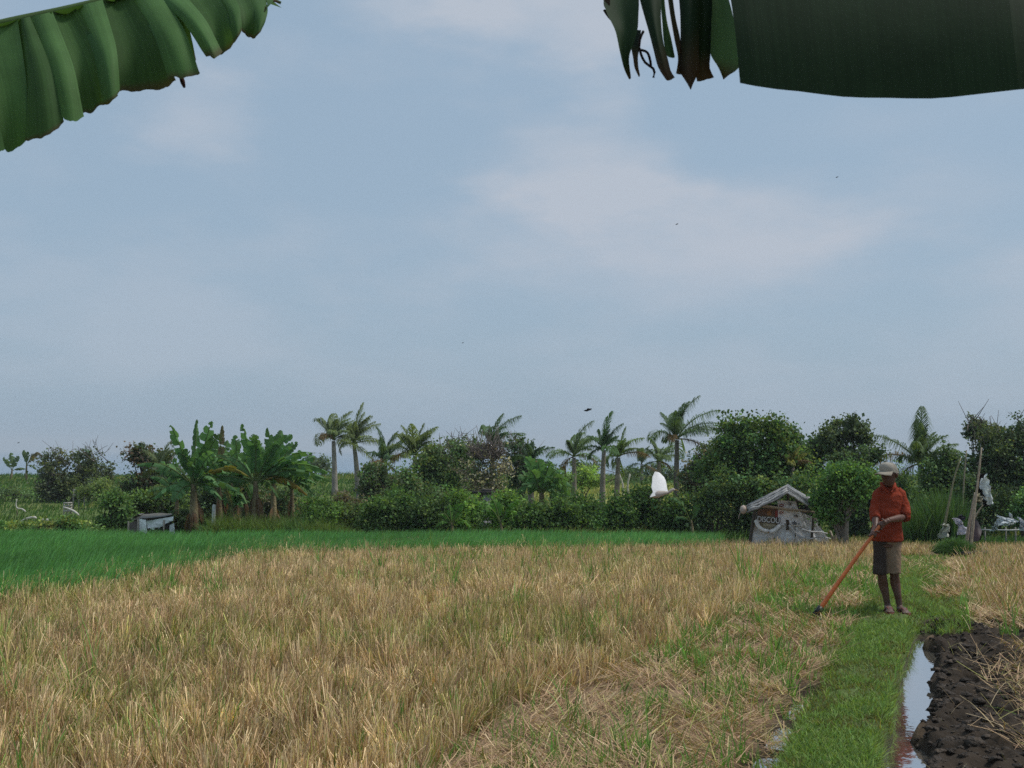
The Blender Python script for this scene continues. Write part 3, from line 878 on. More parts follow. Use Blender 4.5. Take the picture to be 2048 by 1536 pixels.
leafy('shrub', 'low olive shrub at the right foot of the big dark bush', 'shrub', 205, 52, [(205, 975, 28, 14), (185, 985, 30, 10)], n=900, size=.14, col=(.075, .11, .035), clump=.2)
leafy('tree', 'dark bushy tree with reddish tips left of the banana plants', 'tree', 300, 46, [(280, 920, 28, 26), (320, 935, 36, 36), (300, 970, 40, 30), (275, 985, 25, 25)], n=3600, size=.15, col=(.04, .06, .03), second=(.07, .05, .035), clump=.24, tr=.12)
palm('small palm with thin pale fronds behind the banana plants, left', 325, 44, 945, 55, nf=11, wind=.1, tr=.08, col=(.07, .09, .05))
leafy('shrub', 'mid green leafy bush left of the tarpaulin shelter', 'shrub', 225, 35, [(222, 1005, 26, 24), (240, 1035, 28, 25), (205, 1045, 18, 14)], n=2400, size=.11, col=(.055, .10, .03), clump=.16)
leafy('shrub', 'dark bush right behind the tarpaulin shelter', 'shrub', 300, 36, [(270, 1010, 25, 25), (300, 1000, 40, 30), (345, 1010, 30, 30), (350, 1045, 30, 20)], n=3000, size=.11, col=(.045, .075, .028), clump=.18, second=(.07, .11, .03))
leafy('shrub', 'low weedy shrub in front of the white bent sticks', 'shrub', 120, 32.5, [(60, 1052, 38, 9), (118, 1046, 28, 14), (160, 1052, 35, 12)], n=1700, size=.09, col=(.055, .10, .03), clump=.12, tr=.03, second=(.13, .15, .04))
leafy('shrub', 'small weedy shrub at the far left edge of the rice', 'shrub', 10, 33, [(5, 1050, 35, 10), (-50, 1048, 50, 14)], n=1100, size=.09, col=(.06, .11, .03), clump=.12, tr=.03)
leafy('shrub', 'low grey green bush on the slope at the far left edge', 'shrub', 10, 60, [(15, 985, 35, 13), (-40, 980, 40, 16), (55, 990, 30, 10)], n=1300, size=.14, col=(.07, .11, .045), clump=.2, tr=.04)
leafy('shrub', 'low leafy bush right of the tarpaulin shelter under the banana leaves', 'shrub', 365, 33, [(360, 1040, 22, 22), (345, 1055, 18, 10)], n=900, size=.09, col=(.035, .06, .025), clump=.12, tr=.03)
# thicket behind the bananas, its leaf colour darkened to stand for under-canopy shade
leafy('shrub', 'thicket coloured dark as the shade behind the left banana plant', 'shrub', 430, 38, [(400, 985, 50, 45), (455, 990, 50, 50), (430, 1030, 60, 30)], n=3600, size=.12, col=(.035, .055, .025), clump=.22)
leafy('shrub', 'thicket coloured dark as the shade behind the right banana plant', 'shrub', 560, 38.5, [(520, 1000, 55, 50), (575, 1015, 45, 35), (540, 1035, 60, 22)], n=3600, size=.12, col=(.035, .058, .025), clump=.22, second=(.1, .075, .05))
# ---- banana plants
banana('tall banana plant with a dry brown stem right of the tarpaulin shelter', 388, 31.4, 387, 968,
       [(340, 850, -.3, .25, .8, 1.15), (394, 838, .2, .1, .5, .8), (424, 842, -.2, .15, 1.05, 1.25), (440, 868, -.4, .3, 1.0, .7), (272, 930, -.3, .55, .8, 1.0), (310, 940, .5, .3, .9, .8),
        (462, 925, .3, .5, .9, .9), (345, 1005, -.5, .35, .9, 1.0), (305, 998, -.3, .45, .9, 1.25), (445, 1000, -.6, .4, .8, .95), (500, 955, -.5, .75, .55, (.17, .15, .035))], W=.235, tr=.14, deads=9)
banana('leaning banana plant between the two tallest banana plants', 440, 33.0, 437, 962,
       [(445, 850, 0, .2, .5, (.14, .12, .07)), (455, 880, .3, .2, 1.0, .9), (410, 890, .2, .25, .9, .9), (475, 905, -.3, .35, .9, 1.1), (395, 935, .2, .4, .8, .8), (485, 945, 0, .5, .9, .75)], W=.23, tr=.1, deads=6)
banana('tall banana plant with wide leaves reaching towards the palms', 510, 32.0, 511, 962,
       [(484, 847, -.2, .2, .75, 1.1), (508, 868, -.4, .2, 1.1, 1.2), (452, 915, -.3, .4, 1.0, 1.1), (560, 868, .2, .2, .9, .9), (585, 870, -.2, .35, .9, 1.05), (626, 906, -.3, .55, .95, 1.15),
        (662, 948, -.2, .75, 1.0, 1.05), (662, 964, -.7, .7, .85, .85), (616, 992, -.5, .65, .75, (.20, .14, .03)), (455, 985, .4, .5, .9, .75), (560, 1000, .5, .5, .8, .7)], W=.235, tr=.12, deads=8)
banana('banana plant half hidden behind the widest banana leaves', 548, 35.0, 546, 955,
       [(535, 855, 0, .2, .8, .9), (562, 860, .3, .2, 1.0, 1.0), (596, 885, .2, .4, .8, .85), (520, 900, 0, .3, .9, .8), (600, 935, .3, .5, .9, .75), (500, 935, .3, .4, .9, .8)], W=.22, tr=.1, deads=3)
banana('banana plant at the right end of the left clump with leaves spread to the palms', 585, 33.5, 583, 975, [(630, 915, 0, .5, .9, 1.1), (650, 965, -.2, .6, .9, .9), (600, 900, .2, .3, .8, 1.2), (560, 915, 0, .3, .9, .8), (625, 985, -.4, .5, .8, .8), (545, 965, 0, .4, .8, .9)], W=.2, tr=.09, deads=4)
banana('banana plant filling the gap between the two tallest banana plants', 478, 33.6, 478, 960, [(470, 870, 0, .2, .9, 1.0), (430, 900, .2, .4, .9, 1.2), (515, 890, .2, .4, .9, .9), (425, 955, -.2, .5, .9, .9), (535, 950, 0, .6, .9, 1.1), (450, 1000, -.4, .4, .8, .8), (505, 1000, -.4, .4, .8, .9)], W=.23, tr=.1, deads=4)
banana('lower banana plant leaning left over the tarpaulin shelter', 352, 33.0, 354, 985, [(300, 955, 0, .4, .9, 1.0), (320, 925, .2, .35, .8, 1.15), (350, 915, 0, .2, .8, 1.2), (295, 985, -.3, .4, .8, .8), (395, 965, -.2, .3, .8, .9)], W=.18, tr=.08, deads=3)
banana('thin young banana plant with pale dry stalks between the big clumps', 466, 31.5, 465, 1012, [(448, 975, 0, .15, .4, (.2, .19, .08)), (485, 980, -.2, .15, .5, (.16, .17, .07)), (462, 965, .2, .1, .4, (.2, .16, .09)), (500, 1005, 0, .25, .5, .9)], W=.2, tr=.06, deads=5)
# ---- middle
leafy('tree', 'small round tree far off beyond the banana leaves', 'tree', 632, 95, [(632, 928, 25, 17)], n=900, size=.2, col=(.06, .085, .045), clump=.35, tr=.12, trunk=(.17, .15, .13))
palm('slender palm with one long frond drooping to the left', 670, 66, 882, 62, nf=17, lean=-3, wind=.3, col=(.075, .10, .045), tcol=(.27, .24, .21), tr=.14)
palm('windblown palm with a forked pale trunk next to the slender palm', 716, 68, 890, 62, nf=19, lean=-8, wind=.75, col=(.085, .11, .04), tcol=(.27, .24, .21), tr=.14)
palm('dark feathery palm rising from the bushes right of the grey shrine', 770, 50, 928, 62, nf=17, wind=.15, col=(.045, .075, .04), tr=.13)
palm('dense light green palm above the bushes', 830, 47, 912, 62, nf=22, wind=.2, col=(.075, .10, .035), droop=.8)
leafy('shrub', 'round dark green bush under the feathery palm', 'shrub', 755, 41, [(752, 950, 34, 26), (775, 985, 36, 32), (735, 975, 22, 22)], n=2700, size=.12, col=(.045, .075, .032), clump=.2, second=(.08, .08, .05))
leafy('tree', 'broad tree with mixed green leaves left of the blossoming tree', 'tree', 885, 45, [(880, 925, 50, 32), (860, 960, 45, 35), (905, 965, 40, 40), (935, 905, 25, 18)], n=5200, size=.13, col=(.05, .085, .032), clump=.24, second=(.085, .11, .04), twigs=18)
leafy('shrub', 'dull brown low bush in front of the grey shrine', 'shrub', 692, 40, [(690, 1003, 28, 15), (720, 1015, 25, 15)], n=1200, size=.1, col=(.085, .075, .05), clump=.15, tr=.04)
leafy('shrub', 'mid green bush with pale stalks below the light green palm', 'shrub', 825, 38, [(810, 975, 35, 35), (845, 1000, 40, 40), (790, 1010, 30, 25)], n=3200, size=.12, col=(.05, .09, .032), clump=.2, second=(.10, .10, .055))
leafy('tree', 'bare grey tree dotted with pale blossoms behind the grey pillar', 'tree', 972, 41, [(975, 925, 42, 28), (950, 950, 35, 35), (1000, 955, 35, 35), (970, 985, 38, 25)], n=1900, size=.1, col=(.10, .09, .07), clump=.2, second=(.06, .09, .04), twigs=64, flowers=210, trunk=(.13, .105, .09))
palm('bushy palm with fronds swept to the right above the blossoming tree', 985, 52, 892, 62, nf=16, wind=.9, col=(.045, .075, .035))
leafy('tree', 'slim dark tree with bare top twigs right of the swept palm', 'tree', 1040, 48, [(1040, 905, 26, 26), (1055, 935, 30, 30), (1030, 960, 30, 30)], n=2400, size=.14, col=(.04, .065, .03), clump=.22, twigs=24)
palm('low dark palm spreading right of the slim dark tree', 1062, 46, 928, 48, nf=12, wind=.5, col=(.04, .07, .035))
banana('bushy banana clump with drooping leaves and a dry trunk in the middle', 1085, 36.5, 1083, 985,
       [(1050, 915, 0, .4, .9, 1.1), (1075, 918, -.2, .3, 1.0, 1.2), (1105, 925, -.4, .5, 1.0, 1.15), (1130, 945, -.2, .7, 1.0, 1.1), (1145, 975, -.5, .8, 1.0, .9), (1150, 1000, .2, .9, 1.0, .85), (1120, 1005, -.7, .6, .9, .8),
        (1035, 955, -.4, .5, .9, 1.0), (1030, 985, -.2, .5, .9, .9), (1055, 940, -.6, .4, 1.0, 1.15), (1095, 945, .4, .4, 1.0, .9)], W=.27, tr=.15, deads=6, group='banana plants in the hedge')
palm('medium palm with thin fronds left of the twin palms', 1148, 55, 915, 62, nf=15, wind=.1, col=(.065, .10, .045))
palm('left one of the twin palms, dark and upright', 1204, 51, 900, 58, nf=18, wind=.3, lean=4, col=(.04, .075, .03), droop=.7)
palm('right one of the twin palms, lighter with a frond to the right', 1233, 53, 915, 52, nf=15, wind=.55, lean=4, col=(.075, .115, .035))
palm('small far palm between the twin palms and the tall palm', 1283, 85, 930, 45, nf=12, wind=.1, col=(.07, .10, .055))
palm('tall ragged palm behind the white egret', 1352, 49, 880, 80, nf=20, wind=.15, lean=2, col=(.05, .08, .04), droop=.95, tcol=(.14, .12, .10))
palm('short bushy palm left of the tall ragged palm', 1318, 56, 925, 45, nf=14, wind=0, col=(.065, .095, .04))
leafy('shrub', 'bright yellow green bush at the meadow under the medium palm', 'shrub', 1165, 58, [(1165, 955, 30, 18), (1185, 965, 25, 12)], n=1300, size=.15, col=(.12, .18, .045), clump=.22)
leafy('shrub', 'small dark bush behind the twin palms', 'shrub', 1180, 75, [(1175, 932, 30, 14), (1260, 945, 30, 10)], n=900, size=.18, col=(.05, .075, .04), clump=.3)
leafy('shrub', 'far line of dark scrub under the small far palm', 'shrub', 1295, 88, [(1265, 948, 30, 8), (1310, 940, 35, 14), (1345, 948, 30, 12)], n=1200, size=.2, col=(.05, .075, .045), clump=.3)
# ---- hedge along the rice
HEDGE = [
    (640, 1030, 34, 26, (.06, .11, .03), 'grassy green bush at the left end of the hedge'),
    (700, 1035, 38, 24, (.055, .085, .03), 'dull green hedge bush below the brown bush'),
    (752, 1032, 34, 30, (.045, .085, .028), 'dark hedge bush with pale lower leaves'),
    (805, 1028, 36, 34, (.05, .095, .03), 'leafy hedge bush below the light green palm'),
    (862, 1030, 36, 30, (.045, .08, .028), 'dark hedge bush left of the bright banana sprouts'),
    (935, 1022, 36, 36, (.075, .14, .035), 'brighter green hedge bush below the grey pillar'),
    (1010, 1022, 38, 38, (.08, .15, .035), 'brightest hedge bush left of the dry banana trunk'),
    (1062, 1035, 34, 28, (.05, .095, .03), 'low hedge bush at the foot of the banana clump'),
    (1118, 1030, 38, 34, (.05, .09, .028), 'dark hedge bush right of the banana clump'),
    (1175, 1028, 38, 34, (.04, .08, .026), 'dense dark hedge bush below the twin palms'),
    (1232, 1025, 38, 36, (.042, .085, .028), 'rounded hedge bush right of the twin palm trunks'),
    (1292, 1015, 40, 44, (.038, .075, .025), 'tall dark hedge bush under the flying egret'),
    (1345, 1030, 34, 34, (.045, .085, .028), 'hedge bush with an arching stem near the hut side'),
]
for i, (hu, hv, ru, rv, c, lb) in enumerate(HEDGE):
    Yh = 32.2 + rng.uniform(-.5, .8)
    leafy('hedge_shrub', lb, 'shrub', hu, Yh, [(hu, hv, ru, rv), (hu + rng.uniform(-20, 20), hv + 22, ru, 16), (hu + rng.uniform(-24, 24), hv - rv * .55, ru * .5, rv * .5)], n=2300, size=.10, col=np.asarray(c) * .74, clump=.19, second=np.asarray(c) * np.array([1.3, 1.15, 1.0]), tr=.04, group='shrubs of the hedge along the rice')
banana('small bright banana sprout leaning over the rice edge', 905, 31.2, 903, 1045, [(925, 1008, 0, .2, .8, 1.5), (880, 1030, -.2, .25, .7, 1.5), (945, 1058, -.3, .35, .8, 1.5), (870, 1055, -.2, .3, .7, 1.3), (898, 1010, .1, .15, .6, 1.4)], W=.17, tr=.05, deads=0, group='banana plants in the hedge', col=(.065, .14, .03))
banana('bright banana sprout in the hedge with two stacked leaves', 1005, 31.0, 1000, 1040, [(970, 1020, -.3, .3, .8, 1.3), (1040, 1000, 0, .35, .9, 1.4), (1035, 1025, -.3, .3, .8, 1.3), (985, 1000, .1, .2, .8, 1.3)], W=.2, tr=.05, deads=0, group='banana plants in the hedge', col=(.07, .15, .03))
banana('pale young banana plant with light leaves in the hedge', 785, 33, 782, 1012, [(792, 968, -.2, .2, .8, 1.9), (770, 985, 0, .2, .7, 1.4), (800, 1000, -.3, .2, .7, 1.6)], W=.2, tr=.06, deads=1, group='banana plants in the hedge', col=(.07, .12, .045))
banana('lone banana plant with an arching leaf at the right end of the hedge', 1385, 30.5, 1382, 1040, [(1335, 1000, -.2, .55, .7, .9), (1345, 1045, 0, .3, .6, .8), (1400, 1010, 0, .2, .7, .8)], W=.16, tr=.05, deads=0, group='banana plants in the hedge')
# ---- right trees
leafy('tree', 'large round tree left of the hut with dense dark leaves', 'tree', 1500, 33.5, [(1500, 860, 62, 32), (1465, 890, 45, 40), (1545, 890, 48, 40), (1490, 940, 85, 52), (1560, 950, 55, 44), (1440, 930, 40, 40), (1590, 930, 35, 40)], n=13500, size=.12, col=(.043, .08, .028), clump=.21, second=(.075, .10, .03), tr=.16, trunk=(.09, .075, .06))
leafy('shrub', 'tall dark shrub left of the hut reaching to the ground', 'shrub', 1425, 31.5, [(1420, 1005, 42, 42), (1450, 975, 40, 40), (1470, 1035, 38, 32), (1400, 1045, 25, 22)], n=4300, size=.10, col=(.038, .065, .026), clump=.17, second=(.06, .085, .03))
leafy('shrub', 'dark shrub behind the hut roof', 'shrub', 1545, 31.5, [(1520, 985, 45, 40), (1580, 985, 50, 38), (1550, 1030, 60, 35)], n=4300, size=.10, col=(.04, .075, .028), clump=.17, second=(.085, .11, .035))
leafy('tree', 'narrow dark tree between the round tree and the airy tree', 'tree', 1615, 38, [(1600, 895, 36, 28), (1635, 905, 26, 26), (1610, 935, 40, 30)], n=3800, size=.13, col=(.035, .06, .028), clump=.2, tr=.11, trunk=(.08, .07, .06))
leafy('tree', 'airy tree with a curved pale trunk and open crown', 'tree', 1715, 37, [(1700, 855, 36, 22), (1672, 882, 34, 30), (1725, 880, 22, 22), (1690, 905, 28, 14)], n=2700, size=.12, col=(.042, .062, .03), clump=.17, tr=.10, trunk=(.15, .14, .11), bend=.3)
leafy('tree', 'small spreading tree just left of the farmer\'s cap', 'tree', 1725, 36, [(1742, 908, 28, 15), (1715, 925, 28, 18), (1690, 930, 30, 20)], n=2100, size=.11, col=(.042, .068, .03), clump=.16, tr=.07)
leafy('tree', 'dark tree filling the gap between the tall ragged palm and the round tree', 'tree', 1405, 40, [(1400, 935, 34, 30), (1425, 915, 28, 26), (1385, 965, 30, 25), (1430, 955, 30, 30)], n=3000, size=.12, col=(.04, .062, .028), clump=.2, second=(.09, .075, .05), tr=.1)
leafy('tree', 'dull green tree rising just right of the dense light green palm', 'tree', 905, 50, [(865, 915, 28, 24), (915, 900, 30, 28), (935, 925, 26, 26), (895, 935, 30, 26)], n=2800, size=.13, col=(.055, .08, .035), clump=.2, twigs=14)
leafy('shrub', 'leafy olive shrub behind the bushy banana clump', 'shrub', 1110, 45, [(1095, 955, 35, 25), (1125, 975, 30, 25)], n=2000, size=.12, col=(.05, .085, .03), clump=.2)
palm('small yellowish palm right of the round tree top', 1585, 33, 935, 42, nf=12, wind=.4, col=(.10, .105, .03), tr=.07)
leafy('tree', 'bright green feathery tree overhanging the right side of the hut', 'tree', 1684, 25.3, [(1695, 952, 46, 22), (1676, 978, 38, 24), (1715, 975, 33, 30), (1650, 1022, 15, 18), (1665, 1026, 15, 22), (1645, 1000, 14, 10)], n=6000, size=.085, col=(.042, .09, .026), clump=.17, second=(.07, .12, .035), tr=.07, trunk=(.2, .18, .15), upb=.15)
leafy('shrub', 'dark undergrowth between the hut and the farmer', 'shrub', 1715, 30.5, [(1705, 1020, 42, 40), (1745, 1010, 35, 50), (1700, 1050, 45, 20)], n=3600, size=.09, col=(.03, .05, .024), clump=.16)
leafy('shrub', 'dark green shrub behind the farmer\'s shoulder', 'shrub', 1790, 33, [(1775, 975, 40, 45), (1820, 985, 45, 42), (1790, 1030, 55, 35)], n=4400, size=.10, col=(.038, .068, .028), clump=.17, second=(.055, .09, .035))
palm('palm with bright upright fronds right of the farmer\'s cap', 1842, 37, 930, 84, nf=26, wind=.05, col=(.06, .09, .04), droop=.8, tr=.12)
leafy('tree', 'mid green tree right of the bright palm', 'tree', 1895, 36, [(1885, 925, 36, 26), (1905, 950, 35, 35), (1870, 970, 35, 30)], n=3600, size=.11, col=(.045, .078, .03), clump=.19, tr=.1)
leafy('tree', 'thin open tree with bare twigs behind the tall bamboo poles', 'tree', 1958, 35, [(1960, 850, 26, 14), (1975, 878, 28, 18), (1945, 865, 14, 14)], n=1300, size=.10, col=(.05, .065, .04), clump=.15, twigs=7, tr=.06, trunk=(.1, .09, .08))
leafy('tree', 'large dark tree at the right edge of the view', 'tree', 2030, 33.5, [(2005, 900, 45, 40), (2050, 890, 45, 45), (1975, 940, 45, 40), (2030, 960, 55, 45), (2090, 930, 50, 70)], n=8800, size=.11, col=(.034, .055, .027), clump=.2, second=(.055, .07, .035), twigs=11, tr=.15, trunk=(.08, .07, .06))
leafy('shrub', 'dark shrub behind the torn black and white plastic', 'shrub', 1965, 31.5, [(1940, 990, 40, 45), (1990, 1010, 45, 40), (1950, 1040, 55, 30)], n=4200, size=.09, col=(.033, .055, .026), clump=.16)
leafy('shrub', 'green leafy shrub low at the right edge', 'shrub', 2045, 31, [(2045, 995, 22, 18), (2035, 1030, 35, 30), (2085, 1020, 40, 45)], n=2600, size=.09, col=(.05, .10, .032), clump=.15, second=(.08, .15, .035))

# ------------------------------------------------------------------ structures and small things
def sheet(g, quad, nu, nv, col, amp=0.0, fr=3.0, seed=1, hole=None):
    """bilinear wavy sheet between four world corners (bl, br, tr, tl)"""
    bl, br, tr_, tl = [np.asarray(q, float) for q in quad]
    a, b_ = np.meshgrid(np.linspace(0, 1, nu), np.linspace(0, 1, nv))
    a = a.ravel()[:, None]; b_ = b_.ravel()[:, None]
    v = bl * (1 - a) * (1 - b_) + br * a * (1 - b_) + tr_ * a * b_ + tl * (1 - a) * b_
    nr = nrm(np.cross(br - bl, tl - bl))
    v = v + nr * ((noise2(a[:, 0] * fr, b_[:, 0] * fr, seed, 3) - .5) * 2 * amp)[:, None]
    f = []
    for j in range(nv - 1):
        for i in range(nu - 1):
            if hole is not None and hole((i + .5) / (nu - 1), (j + .5) / (nv - 1)): continue
            f.append((j * nu + i, j * nu + i + 1, (j + 1) * nu + i + 1, (j + 1) * nu + i))
    g.add(v, f, col)

def text_mesh(body, loc, size, rot, mat, name, parent, ext=.004, sx=1.0, bold=0.0):
    cu = bpy.data.curves.new(name, 'FONT'); cu.body = body; cu.size = size; cu.extrude = ext; cu.offset = bold
    cu.align_x = 'CENTER'; cu.align_y = 'CENTER'
    tmp = bpy.data.objects.new('tmp', cu); COL.objects.link(tmp)
    me = bpy.data.meshes.new_from_object(tmp.evaluated_get(bpy.context.evaluated_depsgraph_get()))
    bpy.data.objects.remove(tmp)
    me.name = name; me.materials.clear(); me.materials.append(mat)
    o = bpy.data.objects.new(name, me); COL.objects.link(o)
    o.parent = parent
    o.location = np.asarray(loc) - np.array(parent['_o'])
    o.rotation_euler = rot; o.scale = (sx, 1, 1)
    return o
def flat_mat(name, c, rough=.7):
    m = bpy.data.materials.new(name); m.use_nodes = True
    b = m.node_tree.nodes['Principled BSDF']; b.inputs['Base Color'].default_value = (*c, 1); b.inputs['Roughness'].default_value = rough
    n = nd(m.node_tree, 'ShaderNodeTexNoise'); n.inputs['Scale'].default_value = 30
    r = nd(m.node_tree, 'ShaderNodeMapRange'); r.inputs[3].default_value = rough - .1; r.inputs[4].default_value = rough + .15
    m.node_tree.links.new(n.outputs[0], r.inputs[0]); m.node_tree.links.new(r.outputs[0], b.inputs['Roughness'])
    return m
M_ink = flat_mat('faded black print', (.035, .03, .03)); M_red = flat_mat('faded red print', (.30, .05, .045)); M_white = flat_mat('white print', (.62, .62, .62))

# ---- hut
HY = 26.0
hb = gbase(1582, HY)
hut = thing('field_hut', hb, 'small makeshift hut clad in printed white banners under a grey ridged roof', 'hut')
def H(u, v, dy=0.0):
    return P(u, v, HY + dy)
g = Geo()                                                   # front cladding: cloth banners
FW = (.80, .80, .79)
sheet(g, [H(1500, 1100, .05), H(1590, 1100, .05), H(1590, 1018, .05), H(1512, 1024, .05)], 26, 22, FW, .05, 5, 5)
sheet(g, [H(1590, 1100, .05), H(1668, 1100, .12), H(1632, 1036, .09), H(1590, 1020, .05)], 26, 22, (.76, .755, .75), .07, 6, 8)
g.build('banner_wall', M_plastic, hut, smooth=True)
g = Geo()
sheet(g, [H(1557, 1050, -.07), H(1606, 1052, -.07), H(1592, 1003, -.07), H(1555, 1000, -.07)], 14, 14, (.82, .80, .80), .02, 3, 12, hole=lambda a, b: b < .22 and abs(a - .38) < .16 - b * .5)
g.build('upper_banner', M_plastic, hut, smooth=True)
g = Geo()
sheet(g, [H(1513, 1056, -.05), H(1561, 1058, -.05), H(1556, 1018, -.05), H(1516, 1018, -.05)], 12, 10, (.30, .25, .15), .015, 3, 14)
sheet(g, [H(1515, 1031, -.065), H(1556, 1033, -.065), H(1556, 1017, -.065), H(1516, 1018, -.065)], 8, 5, (.16, .085, .05), .008, 3, 15)
sheet(g, [H(1533, 1031, -.075), H(1543, 1031, -.075), H(1541, 1021, -.075), H(1535, 1021, -.075)], 4, 4, (.32, .15, .05), .004, 3, 16)
sheet(g, [H(1550, 1036, -.08), H(1556, 1036, -.08), H(1556, 1021, -.08), H(1551, 1021, -.08)], 4, 4, (.30, .06, .05), .004, 3, 17)
sheet(g, [H(1526, 1052, -.06), H(1552, 1054, -.06), H(1552, 1047, -.06), H(1526, 1046, -.06)], 6, 4, (.42, .38, .27), .004, 3, 18)
g.build('sign_panel', M_plastic, hut, smooth=True)
text_mesh('DISCOU', H(1537.5, 1040.5, -.14), .175, (math.pi / 2, math.radians(5), 0), M_ink, 'lettering', hut, sx=.80, bold=.016)
text_mesh('DISCOU', H(1537.0, 1040.0, -.155), .175, (math.pi / 2, math.radians(5), 0), M_white, 'lettering', hut, sx=.80, bold=.002)
for (u, v, s, body, m) in [(1563, 1011, .085, 'C3', M_red), (1579, 1008, .085, '63', M_ink), (1563, 1026, .08, 'C3', M_red), (1592, 1031, .10, 'rs', M_ink), (1589, 1046, .12, 'ds', M_ink), (1598, 1048, .08, 'a', M_ink), (1579, 1019, .06, '3', M_red)]:
    text_mesh(body, H(u, v, -.13), s, (math.pi / 2, 0, 0), m, 'printed_mark', hut, bold=.004)
g = Geo()                                                   # hanging roll under the sign, folds and tears
tube(g, catmull([H(1512, 1040, -.1), H(1518, 1054, -.14), H(1532, 1062, -.16), H(1548, 1061, -.15), H(1559, 1051, -.1)], 14), .05, (.72, .71, .69), 7)
for q in ([(1578, 1050), (1590, 1064), (1602, 1076), (1612, 1085)], [(1603, 1058), (1620, 1063), (1640, 1064), (1655, 1067)], [(1595, 1070), (1615, 1078), (1645, 1073), (1662, 1078)], [(1560, 1058), (1556, 1075), (1552, 1092)]):
    tube(g, catmull([H(a, b, -.07) for a, b in q], 8), np.linspace(.022, .012, 8), (.6, .6, .6), 5)
g.build('rolled_banner', M_cloth, hut, smooth=True)
g = Geo()
for q, r in ([[(1497, 1098), (1509, 1022)], .04], [[(1549, 1098), (1549, 1075)], .025], [[(1575, 1060), (1576, 985)], .03], [[(1622, 1090), (1628, 1018)], .03], [[(1590, 1000), (1603, 1024)], .018], [[(1578, 1002), (1608, 1004)], .016]):
    tube(g, [H(*q[0], -.03), H((q[0][0] + q[1][0]) / 2 + .6, (q[0][1] + q[1][1]) / 2, -.03), H(*q[1], -.03)], r, (.09, .075, .06), 6)
g.build('frame_posts', M_wood, hut)
g = Geo()
tube(g, catmull([H(1490, 1014, -.25), H(1530, 1013, -.22), H(1570, 1018, -.2), H(1628, 1024, -.2)], 10), [.03, .035, .03, .036, .03, .033, .03, .03, .028, .022], (.36, .29, .21), 7)
g.build('bamboo_pole', M_wood, hut)
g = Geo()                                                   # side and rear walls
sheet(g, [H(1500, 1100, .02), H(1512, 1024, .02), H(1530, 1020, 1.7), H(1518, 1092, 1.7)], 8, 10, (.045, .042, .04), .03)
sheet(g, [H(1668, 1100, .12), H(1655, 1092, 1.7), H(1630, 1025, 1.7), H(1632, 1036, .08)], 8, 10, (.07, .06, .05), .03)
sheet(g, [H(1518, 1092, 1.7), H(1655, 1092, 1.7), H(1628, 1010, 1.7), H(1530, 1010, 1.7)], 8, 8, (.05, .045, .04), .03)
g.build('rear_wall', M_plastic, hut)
g = Geo()                                                   # roof of ridged sheets with raised battens
apex_f, apex_b = H(1574, 975, -.42), H(1576, 972, 1.9)
for (ef, eb) in ((H(1495, 1014, -.5), H(1500, 1010, 1.9)), (H(1632, 1008, -.35), H(1634, 1004, 1.9))):
    nr_ = 44
    for i in range(nr_):
        a0, a1 = i / nr_, (i + .8) / nr_
        jf = rng.normal(0, .03)
        p0 = ef + (eb - ef) * a0; p1 = ef + (eb - ef) * a1; q0 = apex_f + (apex_b - apex_f) * a0; q1 = apex_f + (apex_b - apex_f) * a1
        p0, p1 = p0 + (p0 - q0) * jf, p1 + (p1 - q1) * jf
        hgt = np.array([0, 0, .035 + rng.uniform(0, .02)])
        c = np.array([.34, .345, .35]) * rng.uniform(.6, 1.3)
        sag = np.array([0, 0, -.035 + rng.normal(0, .012)])
        m0, m1 = (p0 + q0) / 2 + sag, (p1 + q1) / 2 + sag
        v = [p0, m0, q0, p1, m1, q1]; v = v + [t_ + hgt for t_ in v]
        g.add(v, [(6, 9, 10, 7), (7, 10, 11, 8), (0, 1, 4, 3), (1, 2, 5, 4), (0, 6, 7, 1), (1, 7, 8, 2), (3, 4, 10, 9), (4, 5, 11, 10), (0, 3, 9, 6), (2, 8, 11, 5)], c)
g.build('roof', M_wood, hut)
g = Geo()                                                   # rough front edge: layered strips along the rafters
for (e, a_, rr) in ((H(1495, 1016, -.56), H(1574, 977, -.5), 5), (H(1632, 1011, -.45), H(1574, 977, -.5), 5)):
    for i in range(rr):
        off = np.array([0, 0, .05 - .032 * i]) + np.array([0, -.015 * i, 0])
        pth_ = e + (a_ - e) * np.linspace(rng.uniform(-.04, .03), 1, 9)[:, None] + off + np.column_stack([np.zeros(9), np.zeros(9), rng.normal(0, .008, 9) - .03 * np.sin(np.linspace(0, math.pi, 9))])
        tube(g, pth_, .02 + rng.uniform(0, .008), np.array([.34, .34, .335]) * rng.uniform(.5, 1.3), 5)
g.build('roof_edge', M_wood, hut)
# bundle hung on the eave
g = Geo()
pc = H(1487, 1020, -.28)
tube(g, [pc + np.array([.02, 0, .10]), pc + np.array([0, 0, .07]), pc, pc + np.array([-.01, 0, -.06]), pc + np.array([-.02, 0, -.09])], [.02, .06, .085, .06, .015], (.46, .38, .33), 9)
tube(g, catmull([pc + np.array([-.06, 0, -.04]), pc + np.array([-.1, 0, -.12]), pc + np.array([-.11, 0, -.2])], 5), .012, (.3, .25, .22), 5)
tag(g.build('hanging_sack', M_cloth, origin=pc, smooth=True), 'pale cloth sack hanging at the left eave of the hut', 'sack')

